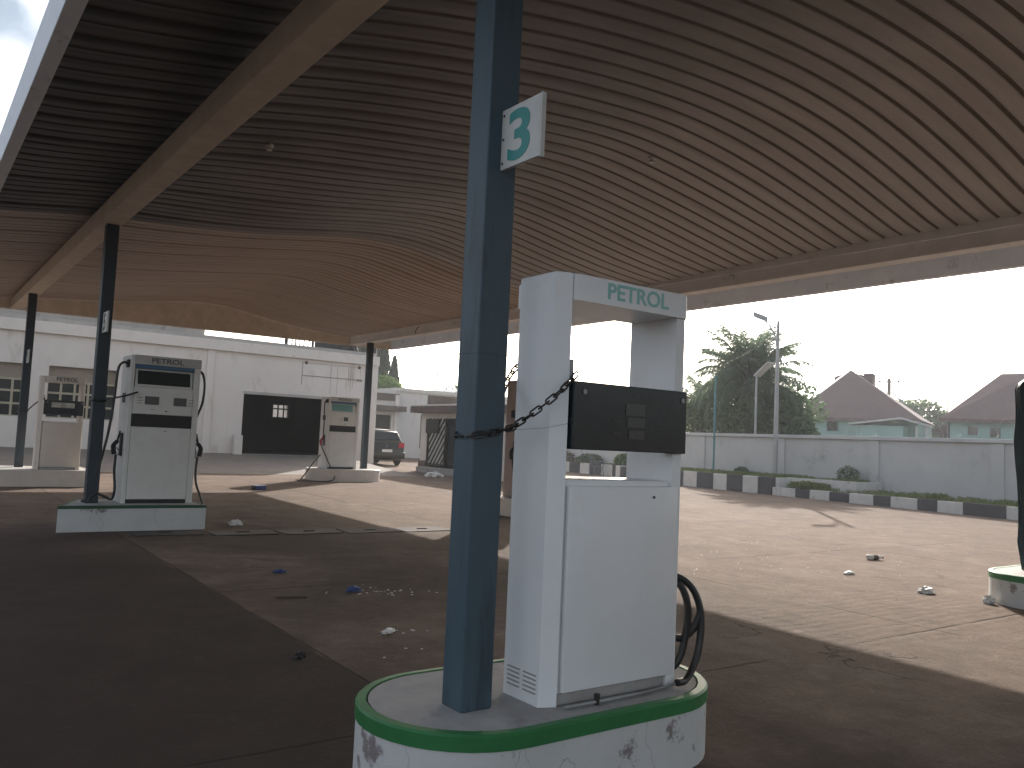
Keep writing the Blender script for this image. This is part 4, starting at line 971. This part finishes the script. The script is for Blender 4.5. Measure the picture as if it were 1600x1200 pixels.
def palm(label, base, zc, nf, ln, seed):
    rnd = random.Random(seed); t = thing('palm_tree', label, 'tree', base); bx, by, bz = base
    m = MB(base); pts = [(bx + .1*math.sin(i*.5), by, bz + (zc - bz) * i / 12) for i in range(13)]
    m.tube(pts, [.20 - .004*i + (.025 if i % 2 else 0) for i in range(13)], 10); m.build('trunk', M['bark'], t, 60)
    m = MB(base); c = Vector((pts[-1][0], by, zc)); stems = MB(base)
    for k in range(nf):
        u = (k + .5) / nf
        az = 2.39996 * k + rnd.uniform(-.15, .15); el = R(86 - 88 * u ** 1.2 + rnd.uniform(-7, 7)); L_ = ln * rnd.uniform(.85, 1.08)
        p = c + Vector((0, 0, .25 * (1 - u))); path = []; nst = 26; bend = R(rnd.uniform(70, 105) * (.55 + .6*u)) / nst
        for i in range(nst + 1):
            path.append(p.copy()); p = p + Vector((math.cos(az)*math.cos(el), math.sin(az)*math.cos(el), math.sin(el))) * (L_ / nst)
            el -= bend * (.4 + 1.2 * i / nst)
        stems.tube(path, [.030 * (1 - .8*i/nst) for i in range(nst + 1)], 4)
        side0 = Vector((-math.sin(az), math.cos(az), 0))
        for i in range(4, nst + 1):
            d = (path[i] - path[i-1]).normalized(); upv = side0.cross(d).normalized()
            v_ = i / nst; ll = .78 * (.35 + .65 * math.sin(math.pi * min(.97, v_ * .85 + .1))) * rnd.uniform(.85, 1.15)
            for s_ in (-1, 1, -1, 1, -1, 1):
                q0 = path[i-1].lerp(path[i], rnd.random())
                v1 = (side0*s_*.80 + d*(.55 + .5*v_) + upv*rnd.uniform(-.15, .45)).normalized()
                mid = q0 + v1*ll*.5; tip = q0 + v1*ll*.92 + Vector((0, 0, -.34*ll*rnd.uniform(.6, 1.5)))
                wv_ = (d*.8 + upv*.5*rnd.uniform(-1, 1)).normalized() * .023
                m.poly([q0 - wv_*.5, mid - wv_, tip, mid + wv_, q0 + wv_*.5])
    stems.build('frond_stems', M['bark'], t, 60); m.build('fronds', M['palm_leaf'], t, recalc=False)
    return t
palm('big feathery palm rising behind the boundary wall and street lamp', (32.2, 25.3, .3), 4.7, 80, 3.05, 3)
palm('young low palm half hidden behind the boundary wall, left of the large palm', (33.0, 28.6, .3), 3.3, 22, 2.4, 5)
tree('bushy_tree', 'rounded green bush filling the gap right of the palm beside the first house', (32.5, 23.3, .3), [(32.5, 23.3, 3.3, 1.2, 1.0, 1.2), (32.6, 22.7, 2.4, .9, .7, .8), (32.2, 24.2, 3.2, 1.2, 1.1, 1.2)], 6500, .17, M['bush_leaf'], seed=2)
tree('bushy_tree', 'dark leafy tree spreading low behind the wall beneath the palm', (33.6, 26.2, .3), [(33.6, 26.0, 3.5, 1.5, 2.2, 1.5), (33.2, 24.3, 3.1, 1.3, 1.5, 1.3), (33.5, 28.2, 2.9, 1.3, 1.5, 1.1), (31.2, 25.2, 3.5, .8, 1.5, 1.0)], 14000, .17, M['bush_leaf'], seed=3)
tree('bushy_tree', 'pale green tree at the left end of the wall behind the teal post', (32.4, 28.6, .3), [(32.4, 28.4, 3.6, 1.1, 1.3, .9), (32.4, 29.8, 3.3, 1.2, 1.4, 1.0), (32.2, 31.5, 2.6, 1.2, 1.3, .9)], 6500, .16, M['bright_leaf'], seed=4)
tree('bushy_tree', 'thin leaved shrub tree between palm and first house roof', (36, 24.9, .3), [(36, 25.3, 4.6, .9, 1.1, .8), (36, 24.6, 3.8, 1.0, .9, .7)], 1500, .15, M['bush_leaf'], r0=.08, seed=5)
tree('round_tree', 'dark round tree behind the right slope of the first brown roof', (70, 37, .6), [(70, 37.4, 5.0, 2.4, 2.4, 1.9), (69.5, 34.8, 4.0, 2.2, 1.8, 1.4), (70, 39.5, 5.4, 2.0, 2.0, 1.5)], 6500, .32, M['bush_leaf'], r0=.25, seed=6)
tree('round_tree', 'small dark tree clump in the gap between the two houses', (75, 36.5, .6), [(75, 36.4, 3.4, 1.6, 1.8, 1.2), (75, 33.8, 2.9, 1.5, 1.5, 1.0)], 3000, .3, M['bush_leaf'], r0=.2, seed=7)
def cypress(label, base, h, r, n, seed):
    t = thing('cypress_tree', label, 'tree', base, group='tall cypress trees behind the annex'); rnd = random.Random(seed); bx, by, bz = base
    m = MB(base); m.cyl(base, (bx, by, bz + h*.9), .22, .04, 8); m.build('trunk', M['bark'], t)
    m = MB(base)
    for _ in range(n):
        v = rnd.random() ** .8; a = rnd.uniform(0, 6.28); rr = r * (1 - v) ** .7 * (.55 + .45*rnd.random()) * (1 + .3*noise.noise(Vector((math.cos(a)*1.5, math.sin(a)*1.5, v*7))))
        p = Vector((bx + rr*math.cos(a), by + rr*math.sin(a), bz + .5 + (h - .5)*v)); s = .35 * rnd.uniform(.6, 1.3)
        d = Vector((math.cos(a)*.35, math.sin(a)*.35, 1)).normalized(); e = d.cross(Vector((rnd.gauss(0,1), rnd.gauss(0,1), rnd.gauss(0,1)))).normalized()*s*.25
        m.poly([p - d*s*.4, p + e, p + d*s*.7, p - e])
    m.build('crown', M['cypress_leaf'], t, recalc=False)
cypress('tall dark cypress just right of the far canopy corner', (30.3, 60, .5), 11.5, 1.7, 6500, 1)
cypress('narrower cypress close beside the service building corner', (28.9, 60, .5), 10.8, 1.4, 4500, 2)
cypress('short cypress tip right of the tall ones', (32.4, 61, .5), 7.6, 1.1, 3200, 3)
cypress('smallest cypress tip above the annex parapet', (33.6, 62, .5), 5.2, .7, 1800, 4)
tree('bushy_tree', 'bright green leafy tree between the cypresses and the annex parapet', (28.5, 55, .5), [(28.4, 55, 5.2, 1.4, 1.2, .9), (27.0, 55, 5.0, 1.2, 1.2, .9), (29.8, 55.4, 4.7, 1.1, 1.1, .7)], 5000, .22, M['bright_leaf'], seed=8)
tree('sparse_tree', 'sparse twiggy tree above the roof line of the rear building', (37.5, 58, .5), [(37.5, 58, 5.4, 2.0, 1.8, .9)], 900, .22, M['bush_leaf'], r0=.12, seed=9)
t = thing('aerial_mast', 'thin aerial mast above the rear building roof, left of the twiggy tree', 'aerial', (33.5, 56, 4))
m = MB(t.location); m.cyl((33.5, 56, 0), (33.5, 56, 7.1), .05, n=6); m.build('mast', M['iron'], t)
m = MB(t.location); m.tube([(33.2, 56.2, 6.6), (33.8, 55.8, 6.6)], .025, 5); m.build('crossbar', M['iron'], t)

def bush(label, base, r, n, mat_, h, seed, name='weed_clump'):
    t = thing(name, label, 'plant', base); m = MB(base)
    for i in range(7):
        a = i * .9; m.tube([base, (base[0] + .5*r*math.cos(a), base[1] + .5*r*math.sin(a), base[2] + h*.8)], .012, 4)
    m.build('stem', M['bark'], t)
    m = MB(base); leaves(m, [(base[0], base[1], base[2] + h*.5, r, r, h*.55)], n, .09, seed=seed); m.build('foliage', mat_, t, recalc=False)
bush('rounded green weed clump on the bed beside the blue plastic chair', (27.6, 28.7, .66), .55, 2600, M['bright_leaf'], .65, 11)
bush('dark weed clump on the bed left of the blue plastic chair', (27.6, 31.2, .66), .7, 2600, M['bush_leaf'], .55, 12)
bush('brownish dry shrub at the far left end of the planted bed', (27.3, 33.0, .5), .7, 1600, M['dry_leaf'], .9, 13)
bush('small weed growing on the low bed just before the raised bed wall', (26.0, 17.9, .42), .45, 1100, M['grass_leaf'], .28, 14)
bush('sparse weed against the foot of the boundary wall below the street lamp', (27.6, 22.0, .75), .3, 380, M['bush_leaf'], .3, 15)
bush('wispy weed climbing the wall foot right of the street lamp', (27.6, 17.3, .75), .4, 420, M['bush_leaf'], .55, 16)

# ------------------------------------------------------------------ plastic chair on the bed edge
t = thing('plastic_chair', 'blue plastic garden chair standing by the kerb, seen under the black display board', 'chair', (26.55, 29.45, gz(29.4)), R(60))
m = MB(); m.box(-.22, .22, -.22, .22, .40, .44, .015); m.build('seat', M['chair_blue'], t, 40)
m = MB(); loft(m, [[(-.22, .22, .44), (.22, .22, .44), (.22, .25, .44), (-.22, .25, .44)], [(-.24, .28, .62), (.24, .28, .62), (.24, .31, .62), (-.24, .31, .62)], [(-.20, .33, .80), (.20, .33, .80), (.20, .36, .80), (-.20, .36, .80)], [(-.10, .35, .88), (.10, .35, .88), (.10, .375, .88), (-.10, .375, .88)]]); m.build('backrest', M['chair_blue'], t, 40)
for sx, sy in ((-1, -1), (1, -1), (-1, 1), (1, 1)):
    m = MB(); m.tube([(sx*.19, sy*.19, .40), (sx*.23, sy*.24, 0)], [.028, .02], 6); m.build('leg', M['chair_blue'], t)
for sx in (-1, 1):
    m = MB(); m.tube(spline([(sx*.24, -.20, .42), (sx*.25, -.18, .62), (sx*.25, .10, .64), (sx*.23, .29, .62)], 5), .02, 6); m.build('armrest', M['chair_blue'], t, 50)

# ------------------------------------------------------------------ drain covers and litter
dc = [(4.25, 12.44, -2), (5.25, 12.36, 1.5), (6.25, 12.30, -1), (3.2, 12.62, 1), (7.2, 12.28, 2)]
for i, (x, y, rz) in enumerate(dc):
    lab = ['tilted concrete drain cover slab nearest the square ended island', 'concrete drain cover slab with a raised corner in the middle of the row', 'concrete drain cover slab close to the edge of the canopy shade', 'leftmost concrete drain cover slab beside the square ended island', 'rightmost concrete drain cover slab touching the sunlit ground'][i]
    t = thing('drain_cover', lab, 'drain cover', (x, y, gz(y) + .004), R(rz), group='concrete drain cover slabs in a row')
    t.rotation_euler = (R(random.uniform(-.4, .9)), R(random.uniform(-.8, .8)), R(rz))
    m = MB(); m.box(-.46, .46, -.27, .27, -.05, .008, .006); m.build('slab', M['litter_slab'] if 'litter_slab' in M else M.setdefault('litter_slab', mat('litter_slab', (.068,.052,.042), .95, (.052,.040,.032), 5, 1, .3, 25)), t)
    m = MB(); m.tube([(-.10, 0, .0085), (-.08, 0, .016), (.08, 0, .016), (.10, 0, .0085)], .007, 5); m.build('lifting_bar', M['iron'], t)
def crumple(name, label, x, y, sx, sy, sz, mat_, seed, cat='litter', rz=0):
    m = MB((x, y, gz(y))); bm2 = bmesh.new(); bmesh.ops.create_icosphere(bm2, subdivisions=3, radius=1)
    vs = {}
    c, s = math.cos(rz), math.sin(rz)
    for v in bm2.verts:
        k = 1 + .55 * noise.noise(v.co * 2.3 + Vector((seed, 0, 0))) + .25 * noise.noise(v.co * 6 + Vector((0, seed, 0)))
        px, py, pz = v.co.x*sx*k, v.co.y*sy*k, max(-.35, v.co.z)*sz*k + sz*.35
        vs[v.index] = m.v((x + px*c - py*s, y + px*s + py*c, gz(y) + pz + .003))
    for f_ in bm2.faces: m.face([vs[v.index] for v in f_.verts])
    bm2.free(); return tag(m.build(name, mat_), label, cat)
t = thing('plastic_bottle', 'small plastic bottle with dark label lying on the sunlit forecourt', 'bottle', (12.4, 7.3, gz(7.3)), R(-25))
m = MB(); m.tube([(-.13, 0, .04), (-.12, 0, .04), (.05, 0, .04), (.09, 0, .04), (.105, 0, .04), (.13, 0, .04)], [.03, .038, .038, .03, .014, .014], 14); m.build('bottle_body', M['litter_white'], t, 50)
m = MB(); m.tube([(-.03, 0, .04), (.05, 0, .04)], .0395, 14); m.build('label_band', M['litter_brown'], t, 50)
m = MB(); m.tube([(.131, 0, .04), (.15, 0, .04)], .017, 10); m.build('cap', M['litter_brown'], t, 50)
crumple('paper_scrap', 'crumpled white paper left of the bottle on the sunlit forecourt', 10.55, 6.57, .10, .045, .03, M['litter_white'], 1)
crumple('plastic_bag', 'crumpled white plastic bag on the sunlit ground towards the right edge', 10.15, 5.3, .11, .07, .05, M['litter_white'], 2)
crumple('plastic_bag', 'white bag pressed against the foot of the right edge island', 10.22, 4.62, .05, .065, .06, M['litter_white'], 3)
t = thing('blue_carton', 'small blue carton lying at the far edge of the canopy shade', 'carton', (7.3, 20.4, gz(20.4)), R(20))
m = MB(); m.box(-.16, .16, -.08, .08, 0, .11, .008); m.build('box', M['litter_blue'], t)
m = MB(); m.box(-.18, -.162, -.07, .07, .01, .10, .004); m.build('end_flap', M['black_matt'], t)
crumple('paper_scrap', 'white crumpled scrap beside the row of drain covers', 4.45, 13.4, .10, .06, .06, M['litter_white'], 4)
crumple('blue_wrapper', 'small blue wrapper alone on the shaded ground', 3.53, 9.04, .07, .04, .025, M['litter_blue'], 5)
crumple('blue_wrapper', 'blue wrapper beside a sprinkle of white crumbs in the shade', 3.82, 7.79, .07, .045, .035, M['litter_blue'], 6)
crumple('stone', 'dark stone on the shaded slab joint', 2.41, 5.71, .04, .03, .035, M['black_matt'], 7, 'stone')
crumple('plastic_bag', 'white bag lying before the guard house step', 16.0, 26.6, .30, .18, .13, M['litter_white'], 8)
crumple('rag', 'dark rag on the sunlit strip left of the blue carton', 6.2, 23.3, .13, .06, .04, M['litter_brown'], 9)
crumple('sandal', 'brown sandal lying on the ramp before the garage bay', 9.9, 31.9, .14, .07, .05, M['litter_brown'], 10)
rnd = random.Random(4)
m = MB((3.9, 7.8, .05))
for cx_, cy_, n_, sp in ((4.05, 7.62, 34, .26), (3.35, 6.15, 8, .16), (3.2, 5.6, 4, .3), (11.5, 6.5, 14, .7), (9.5, 8.5, 40, 1.6), (12.5, 9.5, 30, 2.5)):
    for _ in range(n_):
        x = cx_ + rnd.gauss(0, sp); y = cy_ + rnd.gauss(0, sp*.5); s = rnd.uniform(.004, .011); z = gz(y) + .002; a = rnd.uniform(0, 3)
        c, q = math.cos(a)*s, math.sin(a)*s
        m.box(x - s, x + s, y - s*.6, y + s*.6, z, z + s*.5)
tag(m.build('litter_crumbs', M['litter_white']), kind='stuff')
crumple('torn_paper', 'torn white paper pieces lying in the shade left of the nearest column', 3.33, 6.12, .085, .035, .02, M['litter_white'], 12, rz=.6)
m = MB((3.1, 8.6, .06)); m.tube(spline([(3.0, 7.75, gz(7.7) + .008), (3.12, 7.70, gz(7.7) + .01), (3.27, 7.66, gz(7.7) + .008)], 4), .007, 5)
tag(m.build('stick', M['bark']), 'thin dark stick lying on the shaded forecourt', 'stick')

# ------------------------------------------------------------------ air
hm = bpy.data.materials.new('haze'); hm.use_nodes = True; N, L = nt(hm); N.remove(N['Principled BSDF'])
pv = N.new('ShaderNodeVolumePrincipled'); pv.inputs['Color'].default_value = (.9, .93, .97, 1); pv.inputs['Density'].default_value = HAZE; pv.inputs['Anisotropy'].default_value = .3
L.new(pv.outputs[0], N['Material Output'].inputs['Volume'])
hz = MB(); hz.box(-60, 130, -40, 110, -3.2, 16)
tag(hz.build('haze', hm), kind='stuff')
